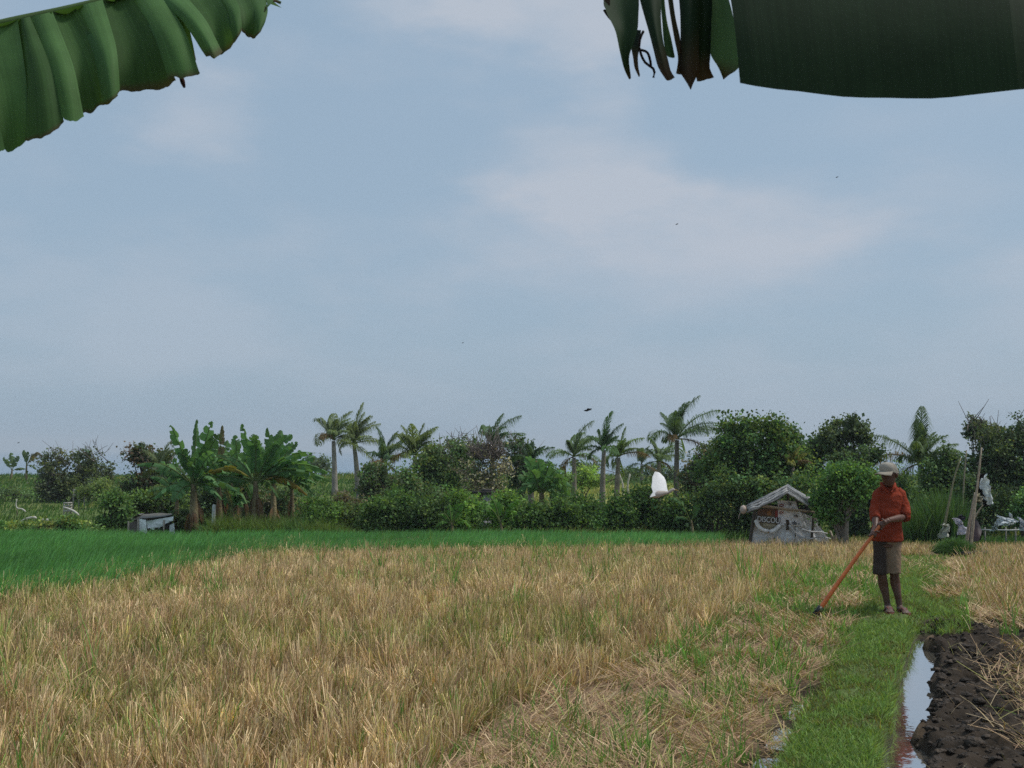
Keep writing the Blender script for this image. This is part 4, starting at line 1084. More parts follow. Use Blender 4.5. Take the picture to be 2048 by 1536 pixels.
# white dead trunk and sticks right of the hut
b0 = gbase(1682, 26.8)
st = thing('dead_sapling', b0, 'bleached dead sapling with a stub branch right of the hut', 'dead tree')
g = Geo()
tube(g, catmull([b0, P(1681, 1060, 26.8), P(1682, 1035, 26.8), P(1679, 1012, 26.8), P(1672, 1003, 26.8)], 10), np.linspace(.05, .025, 10), (.38, .35, .30), 7)
g.build('trunk', M_wood, st)
g = Geo(); tube(g, [P(1682, 1030, 26.75), P(1688, 1037, 26.7), P(1693, 1042, 26.6)], [.032, .028, .02], (.36, .33, .28), 6)
g.build('branch', M_wood, st)
for (lb, a, bb) in (('light stick leaning outward at the right corner of the hut', (1660, 1062), (1672, 1092)), ('thin stick leaning on the bleached sapling', (1676, 1058), (1664, 1090))):
    g = Geo(); p0, p1 = P(*a, 26.2), P(*bb, 26.2); p1[2] = tz(p1[0], p1[1])
    tube(g, [p0, (p0 + p1) / 2 + .01, p1], .03, (.36, .31, .24), 6)
    tag(g.build('stick', M_wood, origin=p1), lb, 'stick', 'loose sticks by the hut')

# ---- tarpaulin shelter at the left
TY = 31.3
tb = gbase(300, TY)
ts = thing('tarpaulin_shelter', tb, 'low shelter with a torn white and grey tarpaulin left of the banana plants', 'shelter')
def TT(u, v, dy=0): return P(u, v, TY + dy)
g = Geo()
sheet(g, [TT(264, 1040), TT(345, 1032), TT(343, 1026, .7), TT(285, 1026, .8)], 14, 8, (.12, .115, .10), .05, 3)
sheet(g, [TT(255, 1044, .5), TT(270, 1033, -.05), TT(287, 1026, .8), TT(272, 1030, .9)], 8, 6, (.30, .27, .25), .03, 3)
g.build('roof', M_plastic, ts)
g = Geo()
sheet(g, [TT(278, 1082), TT(296, 1082), TT(292, 1040, -.03), TT(278, 1038, -.03)], 8, 10, (.84, .84, .84), .03, 3, 3)
sheet(g, [TT(296, 1062), TT(346, 1050), TT(347, 1033, -.03), TT(292, 1042, -.03)], 20, 9, (.82, .82, .82), .04, 4, 4, hole=lambda a, b: b < .55 * noise2(np.array([a * 9]), np.array([2.]), 6)[0] * 1.3)
sheet(g, [TT(338, 1068, .1), TT(350, 1070, .1), TT(348, 1046, .1), TT(339, 1050, .1)], 5, 5, (.75, .76, .76), .02)
g.build('torn_sheet', M_plastic, ts)
g = Geo()
sheet(g, [TT(256, 1082, .4), TT(277, 1082, .02), TT(276, 1040, .02), TT(257, 1046, .4)], 7, 8, (.13, .10, .09), .02)
sheet(g, [TT(256, 1080, .5), TT(345, 1080, .9), TT(343, 1030, .8), TT(270, 1033, .8)], 7, 8, (.045, .05, .04), .02)
g.build('side_wall', M_plastic, ts)
g = Geo()
for (a, b_) in (((277, 1084), (276, 1038)), ((327, 1084), (328, 1040)), ((256, 1082), (257, 1042))):
    tube(g, [TT(*a, -.04), TT((a[0] + b_[0]) / 2, (a[1] + b_[1]) / 2, -.04), TT(*b_, -.04)], .022, (.34, .30, .24), 6)
g.build('frame_posts', M_wood, ts)

# white post by the bananas
pb = gbase(427, 31.0)
g = Geo(); tube(g, [pb, P(427, 1040, 31), P(428, 1012, 31), P(428.5, 1009, 31)], [.05, .05, .05, .035], (.5, .5, .48), 8)
tag(g.build('white_post', M_stone, origin=pb), 'short white post standing in the tall grass beside the banana stem', 'post')

# white bent sticks with cloth wrapped (bird scarers) at the left
for (lb, pts_, Y_, r) in (('white bent stick with an upright tip, furthest left above the weeds', [(34, 998), (32, 1008), (34, 1016), (44, 1018), (52, 1024)], 45, .035),
                          ('long white drooping stick nearest the rice', [(36, 1050), (46, 1041), (58, 1036), (70, 1035), (73, 1037)], 38, .05),
                          ('flat white strip beside the long drooping stick', [(78, 1040), (90, 1039), (105, 1042)], 38, .05),
                          ('white curved stick drooping right below the small white rack', [(126, 1014), (138, 1018), (150, 1024), (158, 1032)], 44, .055)):
    q = catmull([P(a, b_, Y_) for a, b_ in pts_], 12)
    org = q[0].copy(); org[2] = tz(org[0], org[1])
    root = thing('bird_scarer', org, lb, 'bird scarer', 'white bird scarers on the left slope')
    g = Geo(); tube(g, q, np.linspace(.6, 1, 12) * r * np.concatenate([[.6], np.ones(10), [.5]]), (.52, .50, .45), 6)
    g.build('white_strip', M_cloth, root, smooth=True)
    g = Geo(); m_ = q[5]; tube(g, [np.array([m_[0], m_[1] + .03, tz(m_[0], m_[1]) - .05]), m_ + np.array([0, .03, -.02])], .018, (.16, .13, .09), 5)
    g.build('stake', M_wood, root)
for (lb, u0, u1, v0, v1, Y_, gr) in (('small white slatted rack above the curved white stick', 127, 144, 1006, 1022, 45, 1), ('pale wooden frame in the grass below the big dark bush', 146, 170, 980, 990, 52, 0)):
    bb = gbase((u0 + u1) / 2, Y_); root = thing('slatted_rack', bb, lb, 'rack', 'pale racks on the left slope')
    g = Geo()
    for v_ in np.linspace(v0, v1, 4 if gr else 2): tube(g, [P(u0, v_ + .5, Y_), P((u0 + u1) / 2, v_, Y_), P(u1, v_ - .3, Y_)], .035, (.42, .40, .36), 5)
    g.build('slats', M_wood, root)
    g = Geo()
    for u_ in (u0 + 1, (u0 + u1) / 2, u1 - 1):
        q = P(u_, v0 - 1, Y_ + .05); tube(g, [np.array([q[0], q[1], tz(q[0], q[1]) - .05]), q], .03, (.40, .37, .32), 5)
    g.build('posts', M_wood, root)

# ---- grey shrine and pillar in the middle
bb = gbase(735, 50); root = thing('shrine', bb, 'small grey walled shrine with a flat dark roof behind the bushes', 'shrine')
kk = 50 / F
g = Geo(); box(g, P(733, 1000, 50.4) + np.array([0, 0, -.1]), (36 * kk, .9, 1.0), (.22, .22, .22)); g.build('wall', M_stone, root)
g = Geo(); box(g, P(734, 980, 50.4), (48 * kk, 1.2, .09), (.05, .048, .045)); box(g, P(734, 977, 50.4), (40 * kk, 1.0, .06), (.06, .055, .05)); g.build('roof', M_stone, root)
bb = gbase(974, 39.5); root = thing('stone_pillar', bb, 'grey stone pillar with a dark slab top under the blossoming tree', 'pillar')
kk = 39.5 / F
g = Geo(); zb = bb[2]; tp = P(974, 986, 39.5)[2]
box(g, (bb[0], 39.5, (zb + tp) / 2), (15 * kk, .28, tp - zb), (.30, .29, .29)); box(g, (bb[0], 39.5, zb + .12), (21 * kk, .36, .24), (.26, .25, .25)); g.build('shaft', M_stone, root)
g = Geo(); box(g, (bb[0] - .1, 39.5, tp + .03), (46 * kk, .5, .06), (.05, .045, .045)); box(g, (bb[0], 39.5, tp + .1), (20 * kk, .34, .07), (.08, .075, .07)); g.build('slab', M_stone, root)
# pale posts in the meadow
for (lb, u, Y_, v0, v1, dx) in (('pale bent post in the meadow right of the twin palms', 1246, 62, 948, 976, -6), ('short pale post further right in the meadow', 1256, 66, 948, 967, 3)):
    bb = gbase(u, Y_); root = bb
    g = Geo(); tube(g, catmull([bb, P(u + dx * .2, (v0 + v1) / 2 + 4, Y_), P(u + dx, v0 + 5, Y_), P(u + dx * 1.3, v0, Y_)], 8), np.linspace(.07, .05, 8), (.45, .42, .37), 6)
    tag(g.build('meadow_post', M_wood, origin=bb), lb, 'post', 'pale posts in the meadow')

# ---- bamboo poles and torn plastic on the right
for (lb, Y_, pts_, r0, c) in (('tallest bamboo pole leaning right in front of the torn plastic', 24.5, [(1940, 1112), (1944, 1070), (1950, 1010), (1956, 960), (1963, 895)], .03, (.36, .30, .22)),
                              ('thin bamboo pole left of the tallest pole', 29, [(1926, 1085), (1926, 1000), (1929, 945), (1933, 900)], .024, (.27, .23, .16)),
                              ('leaning bamboo pole tied with pale ribbons behind the cut grass heap', 27, [(1884, 1085), (1891, 1040), (1900, 995), (1910, 950), (1922, 915)], .028, (.24, .22, .13)),
                              ('short bamboo brace holding the torn plastic', 26, [(1949, 1036), (1958, 1021), (1967, 1009)], .022, (.33, .28, .2)),
                              ('second bamboo pole bundled beside the tallest pole', 24.7, [(1931, 1100), (1938, 1050), (1945, 1012), (1950, 985)], .035, (.33, .27, .21))):
    q = catmull([P(a, b_, Y_) for a, b_ in pts_], 12)
    if Y_ != 26: q[0, 2] = tz(q[0, 0], q[0, 1]) - .05
    g = Geo(); rr = np.linspace(r0 * 1.15, r0 * .55, 12) * (1 + .15 * (np.arange(12) % 3 == 0))
    tube(g, q, rr, c, 6)
    tag(g.build('bamboo_pole', M_wood, origin=q[0]), lb, 'bamboo pole', 'bamboo poles at the right')

def rag(name, lb, outline, Y_, col, amp=.06, cat='plastic sheet', group='torn plastic sheets at the right', back=None):
    """torn sheet: left and right edge polylines (same count), top to bottom"""
    lft, rgt = outline
    g = Geo(); nrow = 16; ncol = 7
    Lq = catmull([P(a, b_, Y_) for a, b_ in lft], nrow); Rq = catmull([P(a, b_, Y_) for a, b_ in rgt], nrow)
    v = []
    for i in range(nrow):
        jl, jr = rng.normal(0, .018, 3), rng.normal(0, .018, 3)
        for j in range(ncol):
            a = j / (ncol - 1)
            q = (Lq[i] + jl) * (1 - a) + (Rq[i] + jr) * a
            q = q + (q - (Lq[i] + Rq[i]) / 2) * np.array([.35, 0, .1])
            q = q + np.array([0, -math.sin(a * math.pi * 2.2 + i * .3) * amp, 0])
            v.append(q)
    f = [(i * ncol + j, i * ncol + j + 1, (i + 1) * ncol + j + 1, (i + 1) * ncol + j) for i in range(nrow - 1) for j in range(ncol - 1)]
    v = np.array(v)
    vb = v + np.array([0, .006, 0])
    n0 = len(v)
    g.add(np.concatenate([v, vb]), f + [tuple(n0 + k for k in q[::-1]) for q in f], np.asarray(col))
    org = v[-1].copy()
    return tag(g.build(name, M_sheet, origin=org, smooth=True), lb, cat, group)
rag('torn_plastic', 'tall white torn plastic strip hanging highest on the poles', ([(1971, 948), (1963, 962), (1962, 975), (1968, 992), (1974, 1002), (1979, 1010)], [(1972, 948), (1973, 962), (1977, 978), (1982, 990), (1984, 1000), (1986, 1008)]), 25.6, (0.72, 0.77, 0.77))
rag('torn_plastic', 'black torn plastic strip beside the tall white strip', ([(1951, 976), (1956, 985), (1962, 995), (1968, 1008), (1974, 1016)], [(1955, 974), (1964, 984), (1972, 998), (1979, 1010), (1981, 1014)]), 25.75, (.02, .02, .022))
rag('torn_plastic', 'dark brown plastic panel behind the tallest pole', ([(1955, 948), (1953, 965), (1953, 978)], [(1969, 949), (1963, 965), (1958, 982)]), 25.9, (.05, .04, .04))
rag('torn_plastic', 'cream plastic scrap folded beside the tallest pole', ([(1951, 988), (1954, 998), (1960, 1005), (1962, 1009)], [(1954, 986), (1961, 993), (1964, 1002), (1965, 1008)]), 25.4, (0.55, 0.54, 0.43))
rag('torn_plastic', 'shredded white plastic bunch at the foot of the poles', ([(1908, 1036), (1914, 1048), (1918, 1058), (1919, 1072)], [(1911, 1036), (1924, 1046), (1930, 1056), (1934, 1068)]), 25.2, (0.70, 0.70, 0.77))
rag('torn_plastic', 'small grey plastic flap above the shredded white bunch', ([(1918, 1028), (1914, 1038), (1915, 1044)], [(1926, 1030), (1926, 1040), (1920, 1046)]), 25.5, (.09, .09, .12))
rag('torn_plastic', 'pale plastic tuft tied round the leaning pole', ([(1886, 1046), (1882, 1060), (1879, 1078)], [(1892, 1046), (1896, 1060), (1898, 1072)]), 26.7, (0.61, 0.62, 0.54))
rag('torn_plastic', 'wide white shredded plastic hanging on the white rail', ([(1996, 1030), (1996, 1040), (1994, 1048)], [(2020, 1040), (2018, 1046), (2010, 1051)]), 27.2, (0.72, 0.77, 0.80))
rag('torn_plastic', 'white plastic shred right of the wide shredded sheet', ([(2020, 1028), (2016, 1040), (2012, 1050)], [(2030, 1040), (2030, 1044), (2022, 1049)]), 27.3, (0.67, 0.70, 0.72))
rag('torn_plastic', 'narrow white plastic shred hanging at the right edge of view', ([(2036, 1034), (2040, 1046), (2042, 1062)], [(2040, 1036), (2046, 1048), (2050, 1062)]), 27.4, (0.65, 0.67, 0.72))
rag('torn_plastic', 'grey plastic tail below the left end of the wide shredded sheet', ([(1990, 1046), (1987, 1054), (1984, 1062)], [(1995, 1046), (1993, 1054), (1989, 1062)]), 27.1, (0.61, 0.67, 0.67))
# dark tarp tent
b0 = gbase(1955, 25.8)
g = Geo(); a0 = P(1944, 1033, 25.8)
v = [a0, P(1936, 1085, 25.5), P(1958, 1082, 25.2), P(1964, 1062, 25.5), P(1962, 1080, 26.6), P(1938, 1082, 26.6), P(1956, 1042, 25.7)]
g.add(v, [(0, 1, 2), (0, 2, 6), (6, 2, 3), (6, 3, 4), (0, 6, 4), (0, 4, 5), (0, 5, 1)], [(.035, .016, .018)] * 3 + [(.03, .02, .02)] * 4)
tag(g.build('dark_tarp', M_plastic, origin=b0), 'dark maroon tarpaulin propped as a low tent at the pole foot', 'tarpaulin')
# white rail
r0 = P(1962, 1059.5, 27.6); r1 = P(2075, 1058, 27.6)
root = thing('white_rail', np.array([r0[0], r0[1], tz(r0[0], r0[1])]), 'thin white rail low on the right in front of the shrubs', 'rail')
g = Geo(); tube(g, [r0, (r0 + r1) / 2 + np.array([0, 0, -.02]), r1], .018, (.5, .5, .5), 6); g.build('bar', M_wood, root)
for fr_ in (.08, .45, .62, .95):
    g = Geo(); q = r0 + (r1 - r0) * fr_; tube(g, [np.array([q[0], q[1] + .03, tz(q[0], q[1]) - .05]), q + np.array([0, .03, .05])], .02, (.3, .28, .25), 5); g.build('post', M_wood, root)

# heap of cut grass
hy = 23.4
b0 = gbase(1908, hy); kk = hy / F
root = thing('grass_heap', b0, 'heap of freshly cut green grass lying on a dark sheet', 'grass heap')
n = 7000
a = rng.uniform(0, 6.28, n); r = np.sqrt(rng.uniform(size=n))
px_, py_ = b0[0] + r * np.cos(a) * 40 * kk, b0[1] + r * np.sin(a) * .42
pz_ = b0[2] + .04 + rng.uniform(size=n) * np.clip(1 - r ** 2, 0, 1) * .27
g = Geo(); blades(g, np.stack([px_, py_, pz_], 1), rng.uniform(.08, .2, n), .012, rng.uniform(0, 6.28, n), rng.uniform(.5, 1.05, n), rng.uniform(0, .4, n), 2, cvar([.075, .15, .05], n, .25))
g.build('cut_grass', M_blade, root)
g = Geo(); cx = b0[0] + 22 * kk
th = np.linspace(0, 6.283, 28, endpoint=False)
rr = 1 + .2 * np.sin(th * 3 + 1) + rng.normal(0, .06, 28)
ring = np.stack([cx + np.cos(th) * rr * 42 * kk, b0[1] - .55 + np.sin(th) * rr * .34, np.zeros(28)], 1); ring[:, 2] = terrain(ring[:, 0], ring[:, 1]) + .08 + rng.uniform(0, .02, 28)
top_ = np.concatenate([ring + np.array([0, 0, .02]), ring * np.array([1, 1, 1]) - np.array([0, 0, .03]), [[cx, b0[1] - .55, b0[2] + .12]]])
g.add(top_, [(i, (i + 1) % 28, 56) for i in range(28)], (.025, .025, .03))
g.add(top_, [(i, i + 28, (i + 1) % 28 + 28, (i + 1) % 28) for i in range(28)], (.025, .025, .03))
g.build('dark_sheet', M_plastic, root)

# ------------------------------------------------------------------ birds
def loft_wing(g, root_p, dirs, chords, col, tipc, thick=.006):
    """wing as two-sided sheet: spine points + chord vectors"""
    n = len(root_p); v = []
    for i in range(n):
        for a in (0, .33, .66, 1.0):
            camber = math.sin(a * math.pi) * .02
            v.append(np.asarray(root_p[i]) + np.asarray(chords[i]) * a + np.asarray(dirs) * camber)
    v = np.array(v); f = [(i * 4 + j, i * 4 + j + 1, i * 4 + 5 + j, i * 4 + 4 + j) for i in range(n - 1) for j in range(3)]
    n0 = len(v); dn = np.asarray(dirs) * thick
    cc = np.array([np.asarray(col) * (1 - i / (n - 1)) + np.asarray(tipc) * i / (n - 1) for i in range(n) for _ in range(4)])
    g.add(np.concatenate([v, v - dn]), f + [tuple(n0 + k for k in q[::-1]) for q in f], np.concatenate([cc, cc]))
EY = 20.0
def E(u, v, dy=0): return P(u, v, EY + dy)
eb = E(1330, 987)
eg = thing('egret', eb, 'white egret flying low in front of the hedge with raised wings', 'bird')
g = Geo()
tube(g, catmull([E(1300, 992), E(1308, 990.5), E(1318, 988), E(1328, 986), E(1338, 984.5), E(1342, 981), E(1347, 979), E(1350, 979.5)], 16), np.array([.012, .03, .045, .056, .062, .062, .058, .05, .042, .034, .028, .026, .028, .028, .024, .014]), (.52, .46, .41), 9)
g.build('body', M_feather, eg, smooth=True)
g = Geo(); tube(g, [E(1349.5, 979.3), E(1353, 980.2), E(1357, 981.4)], [.012, .009, .003], (.45, .33, .12), 6); g.build('beak', M_feather, eg)
g = Geo()
for d_ in (-.02, .03): tube(g, [E(1312, 990, d_), E(1303, 993.5, d_), E(1296, 996, d_)], [.009, .007, .005], (.08, .07, .06), 5)
g.build('legs', M_feather, eg)
for (nm, y0_, ld) in (('wing', -.03, .22), ('wing', .05, .26)):
    g = Geo()
    le = [(1337, 985), (1334, 976), (1333, 968), (1331, 960), (1328, 954), (1321, 947)]
    te = [(1300, 994.5), (1306, 984), (1303, 974), (1304.5, 964), (1305, 954), (1310, 943)]
    sp = [E(u, v, y0_ + .10 + ld * i_ / 5) for i_, (u, v) in enumerate(le)]
    ch = [E(u, v, y0_ - .06 + ld * i_ / 5) - sp[i_] for i_, (u, v) in enumerate(te)]
    loft_wing(g, sp, (.5, -.8, .3), ch, (.88, .88, .88), (.9, .9, .9))
    g.build(nm, M_feather, eg, smooth=True)
def small_bird(lb, u, v, Y_, s):
    c = P(u, v, Y_)
    root = thing('swallow', c, lb, 'bird', 'dark birds in the sky')
    g = Geo(); tube(g, [c + np.array([-.09, 0, -.01]) * s, c + np.array([-.05, 0, 0]) * s, c, c + np.array([.05, 0, .012]) * s, c + np.array([.14, 0, .02]) * s], np.array([.006, .022, .028, .018, .004]) * s, (.02, .02, .022), 7)
    g.build('body', M_feather, root)
    for sg in (-1, 1):
        g = Geo(); sp = [c + np.array([-.02, 0, .01]) * s, c + np.array([.0, sg * .07, .045]) * s, c + np.array([.05, sg * .14, .03]) * s, c + np.array([.11, sg * .18, .04]) * s]
        ch = [np.array([.06, 0, 0]) * s, np.array([.055, 0, 0]) * s, np.array([.035, 0, 0]) * s, np.array([.012, 0, 0]) * s]
        loft_wing(g, sp, (0, 0, 1), ch, (.02, .02, .022), (.02, .02, .022), .004); g.build('wing', M_feather, root)
small_bird('largest dark bird gliding just above the palms in the middle', 1174, 821, 32, 1.0)
small_bird('tiny dark bird high in the sky at the centre right', 1353, 449, 55, .6)
small_bird('tiny dark bird highest in the sky on the right', 1673, 355, 60, .6)
small_bird('tiny dark bird low in the open sky left of centre', 925, 686, 65, .5)
small_bird('tiny dark bird over the sea at the far left', 36, 886, 65, .5)

# ------------------------------------------------------------------ farmer
PYD = 11.9
PB = np.array([P(1783, 1222, PYD)[0], PYD, 0.0])
PB[2] = tz(PB[0], PB[1])
KP = PYD / F
def B(u, v, dy=0.0):
    return np.array([PB[0] + (u - 1783) * KP, PB[1] + dy, PB[2] + (1224 - v) * KP])

def solid(name, builder, mat, parent, voxel=.008, smooth=4, col=(.1, .1, .1), wr=None, colf=None):
    g = Geo(); builder(g)
    me = bpy.data.meshes.new('tmp')
    v = np.concatenate(g.v)
    fs = [tuple(map(int, r)) for fa in g.f for r in fa]
    me.from_pydata([tuple(p) for p in v], [], fs); me.update()
    tmp = bpy.data.objects.new('tmp', me); COL.objects.link(tmp)
    md = tmp.modifiers.new('r', 'REMESH'); md.mode = 'VOXEL'; md.voxel_size = voxel
    sm = tmp.modifiers.new('s', 'SMOOTH'); sm.iterations = smooth; sm.factor = .5
    bpy.context.view_layer.update()
    m2 = bpy.data.meshes.new_from_object(tmp.evaluated_get(bpy.context.evaluated_depsgraph_get()))
    bpy.data.objects.remove(tmp)
    n = len(m2.vertices); co = np.empty(n * 3, np.float32); m2.vertices.foreach_get('co', co); co = co.reshape(-1, 3).astype(float)
    no = np.empty(n * 3, np.float32); m2.vertices.foreach_get('normal', no); no = no.reshape(-1, 3)
    if wr is not None:
        co = co + no * wr(co)[:, None]
    c = np.tile(np.asarray(col, float), (n, 1)) if colf is None else colf(co)
    m2.vertices.foreach_set('co', (co - np.array(parent['_o'])).astype(np.float32).ravel())
    at = m2.color_attributes.new('col', 'FLOAT_COLOR', 'POINT')
    at.data.foreach_set('color', np.concatenate([c, np.ones((n, 1))], 1).astype(np.float32).ravel())
    m2.polygons.foreach_set('use_smooth', np.ones(len(m2.polygons), bool))
    m2.materials.clear(); m2.materials.append(mat); m2.name = name; m2.update()
    o = bpy.data.objects.new(name, m2); COL.objects.link(o); o.parent = parent
    return o

man = thing('person', PB, 'man in an orange red shirt, brown shorts and pale cap leaning on a hoe', 'person')
HT, HB = B(1751, 1047, -.27), B(1622, 1212, -.36)             # hoe handle ends (top at the hands)
def on_shaft(t): return HT + (HB - HT) * t
shd = nrm(HB - HT)
def ellz(g, rows, sides=20):
    """vertical loft of horizontal ellipses (cx, cy, z, rx, ry)"""
    th = np.linspace(0, 6.2832, sides, endpoint=False); v = []
    for (c, rx, ry) in rows:
        v.append(np.stack([c[0] + rx * np.cos(th), c[1] + ry * np.sin(th), np.full(sides, c[2])], 1))
    n = len(rows); v = np.concatenate(v)
    f = [(i * sides + j, i * sides + (j + 1) % sides, (i + 1) * sides + (j + 1) % sides, (i + 1) * sides + j) for i in range(n - 1) for j in range(sides)]
    n0 = g.n
    g.add(v, f, (.1, .1, .1)); g.f.append(np.array([list(range(sides))[::-1]]) + n0); g.f.append(np.array([[(n - 1) * sides + j for j in range(sides)]]) + n0)

# arm joints
RS, RE, RW = B(1759, 992, 0), B(1752, 1032, -.04), B(1742, 1056, -.21)     # picture-left arm (his right)
LS, LE, LW = B(1807, 992, 0), B(1811, 1038, -.05), B(1764, 1042, -.26)     # picture-right arm (his left)
RH, LH = on_shaft(.145), on_shaft(.03)
hd = B(1780, 955, -.05)                                                   # head centre, bowed forward to the left
def hand(g, wrist, palm_c, dirv):
    """palm plus four unequal fingers and a thumb wrapped round the shaft"""
    ax = shd; outv = nrm(palm_c - wrist)
    tube(g, [wrist, wrist * .45 + palm_c * .55, palm_c + outv * .012], [.027, .034, .030], (.1, .1, .1), 9)
    r1 = nrm(np.cross(ax, np.array([0, 1.0, 0]))); r2 = np.cross(ax, r1)
    for i, ln in enumerate((.95, 1.08, 1.02, .82)):
        c0 = palm_c + ax * (-.030 + .020 * i)
        a0 = 2.4 if dirv > 0 else .7
        arc = np.linspace(a0, a0 + dirv * 3.5 * ln, 7)
        tube(g, [c0 + (r1 * math.cos(a) + r2 * math.sin(a)) * .030 for a in arc], np.linspace(.0098, .0075, 7), (.1, .1, .1), 7)
    arc = np.linspace((2.4 if dirv > 0 else .7) - dirv * .4, (2.4 if dirv > 0 else .7) - dirv * 2.2, 6)
    tube(g, [palm_c + ax * (-.045 - .004 * k) + (r1 * math.cos(a) + r2 * math.sin(a)) * .031 for k, a in enumerate(arc)], np.linspace(.0125, .009, 6), (.1, .1, .1), 7)

def body_b(g):
    # head
    f = nrm(np.array([-.82, -.57, 0])); s = np.array([-f[1], f[0], 0]); up = nrm(np.array([0, 0, 1]) + f * .28)
    def hp(a, b_, c): return hd + f * a + s * b_ + up * c
    tube(g, [hp(.012, 0, -.125), hp(.022, 0, -.105), hp(.02, 0, -.06), hp(.005, 0, 0), hp(-.008, 0, .05), hp(-.01, 0, .09), hp(-.01, 0, .112)],
         [.026, .05, .066, .078, .082, .066, .025], (.1, .1, .1), 16, ell=[(1, 1), (.95, 1), (.95, 1.05), (.95, 1.1), (.95, 1.15), (.95, 1.15), (1, 1)])
    tube(g, [hp(.088, 0, .02), hp(.098, 0, -.005), hp(.108, 0, -.025), hp(.09, 0, -.034)], [.008, .011, .016, .01], (.1, .1, .1), 8)     # nose
    for sg in (-1, 1):
        tube(g, [hp(.078, sg * .052, .022), hp(.088, sg * .03, .026), hp(.09, sg * .014, .02)], [.009, .011, .008], (.1, .1, .1), 7)      # brow
        tube(g, [hp(-.005, sg * .08, .02), hp(-.012, sg * .09, .0), hp(-.006, sg * .083, -.03)], [.014, .017, .01], (.1, .1, .1), 7)      # ear
    for dz in (-.056, -.068):
        tube(g, [hp(.078, -.024, dz), hp(.088, 0, dz + .001), hp(.078, .024, dz)], [.005, .008, .005], (.1, .1, .1), 6)                   # lips
    tube(g, [hp(-.015, 0, -.02), B(1781, 975, .0), B(1782, 990, .02)], [.055, .05, .058], (.1, .1, .1), 12)
    # trunk
    ellz(g, [(B(1777, 1098, .0), .135, .09), (B(1777, 1080, 0), .15, .10), (B(1778, 1055, 0), .135, .095), (B(1780, 1025, 0), .145, .10), (B(1782, 1000, 0), .15, .095), (B(1782, 987, .01), .115, .065), (B(1782, 978, .01), .06, .05)])
    # arms
    for (a, e, w_, p_, dv) in ((RS, RE, RW, RH, 1), (LS, LE, LW, LH, -1)):
        tube(g, [a + np.array([0, 0, .0]), a * .5 + e * .5, e, e * .6 + w_ * .4, w_], [.036, .044, .040, .040, .027], (.1, .1, .1), 10)
        hand(g, w_, p_, dv)
    # legs
    for (h_, k_, an, toe) in ((B(1765, 1095, 0), B(1763.5, 1152, -.03), B(1776.5, 1212, .02), B(1769, 1221, -.19)), (B(1791, 1095, 0), B(1788.5, 1150, -.02), B(1798, 1213, -.02), B(1799, 1222, -.22))):
        calf = k_ * .68 + an * .32 + np.array([0, .02, 0])
        tube(g, [h_, h_ * .5 + k_ * .5, k_ + np.array([0, 0, .04]), k_, calf, k_ * .3 + an * .7, an, an + np.array([0, 0, -.03])], [.064, .056, .047, .047, .052, .036, .031, .034], (.1, .1, .1), 12)
        heel = an + np.array([.0, .035, -.045])
        tube(g, [heel, an + np.array([0, -.02, -.03]), an * .45 + toe * .55 + np.array([0, 0, .004]), toe * .9 + an * .1], [.026, .034, .032, .022], (.1, .1, .1), 10, ell=[(1, 1), (1, 1), (1.25, .7), (1.4, .6)])
        dirt = nrm((toe - an) * np.array([1, 1, 0])); sd_ = np.array([-dirt[1], dirt[0], 0])
        for q in range(5):
            c0 = toe * .92 + an * .08 + sd_ * (-.034 + .017 * q); c0[2] = toe[2] + .002
            tube(g, [c0 - dirt * .02, c0 + dirt * (.03 - .004 * abs(q - 1)), c0 + dirt * (.038 - .004 * abs(q - 1))], [.010, .009, .006], (.1, .1, .1), 6)
SK = np.array([.105, .050, .034])
def skin_c(co):
    n1 = noise2(co[:, 0] * 14, co[:, 2] * 14, 4, 2)[:, None]
    c = SK * (.85 + .3 * n1)
    mudf = sstep(.30, .05, co[:, 2] - PB[2])[:, None] * .35 * (n1 > .45)
    return c * (1 - mudf) + np.array([.10, .085, .07]) * mudf
solid('body', body_b, M_skin, man, voxel=.0065, smooth=2, colf=skin_c)
# eyes
f_ = nrm(np.array([-.82, -.57, 0])); s_ = np.array([-f_[1], f_[0], 0]); up_ = nrm(np.array([0, 0, 1]) + f_ * .28)
g = Geo()
for sg in (-1, 1):
    c = hd + f_ * .077 + s_ * sg * .03 + up_ * .006
    tube(g, [c - f_ * .012, c - f_ * .002, c + f_ * .006, c + f_ * .01], [.008, .013, .010, .004], np.array([[.5, .47, .43]] * 2 + [[.03, .02, .015]] * 2), 8)
g.build('eyes', M_skin, man, smooth=True)
def hair_b(g):
    tube(g, [hd - f_ * .045 + up_ * -.035, hd - f_ * .05 + up_ * .01, hd - f_ * .03 + up_ * .06], [.05, .068, .07], (.1, .1, .1), 12)
solid('hair', hair_b, M_cloth, man, voxel=.008, smooth=1, col=(.012, .01, .009))

def folds(co, amp=.006, fx=9, fz=16, seed=3):
    return (noise2(co[:, 0] * fx + co[:, 1] * 7, co[:, 2] * fz, seed, 3) - .5) * 2 * amp + (noise2(co[:, 0] * 34 + co[:, 2] * 20, co[:, 1] * 30, seed + 5, 2) - .5) * amp * .6
def shirt_b(g):
    ellz(g, [(B(1777, 1086, 0), .164, .125), (B(1777, 1076, 0), .166, .13), (B(1778, 1055, 0), .152, .122), (B(1780, 1030, 0), .146, .115), (B(1782, 1008, 0), .150, .112), (B(1782.5, 995, 0), .146, .098), (B(1782.5, 986, .01), .125, .08), (B(1782, 980, .01), .10, .07), (B(1782, 974, .01), .068, .062)], 28)
    # open collar
    for sg in (-1, 1):
        tube(g, [B(1782, 974, .07), B(1782 + sg * 13, 973, .01), B(1778 + sg * 10, 981, -.075), B(1777 + sg * 3, 990, -.105)], [.022, .026, .024, .014], (.1, .1, .1), 8)
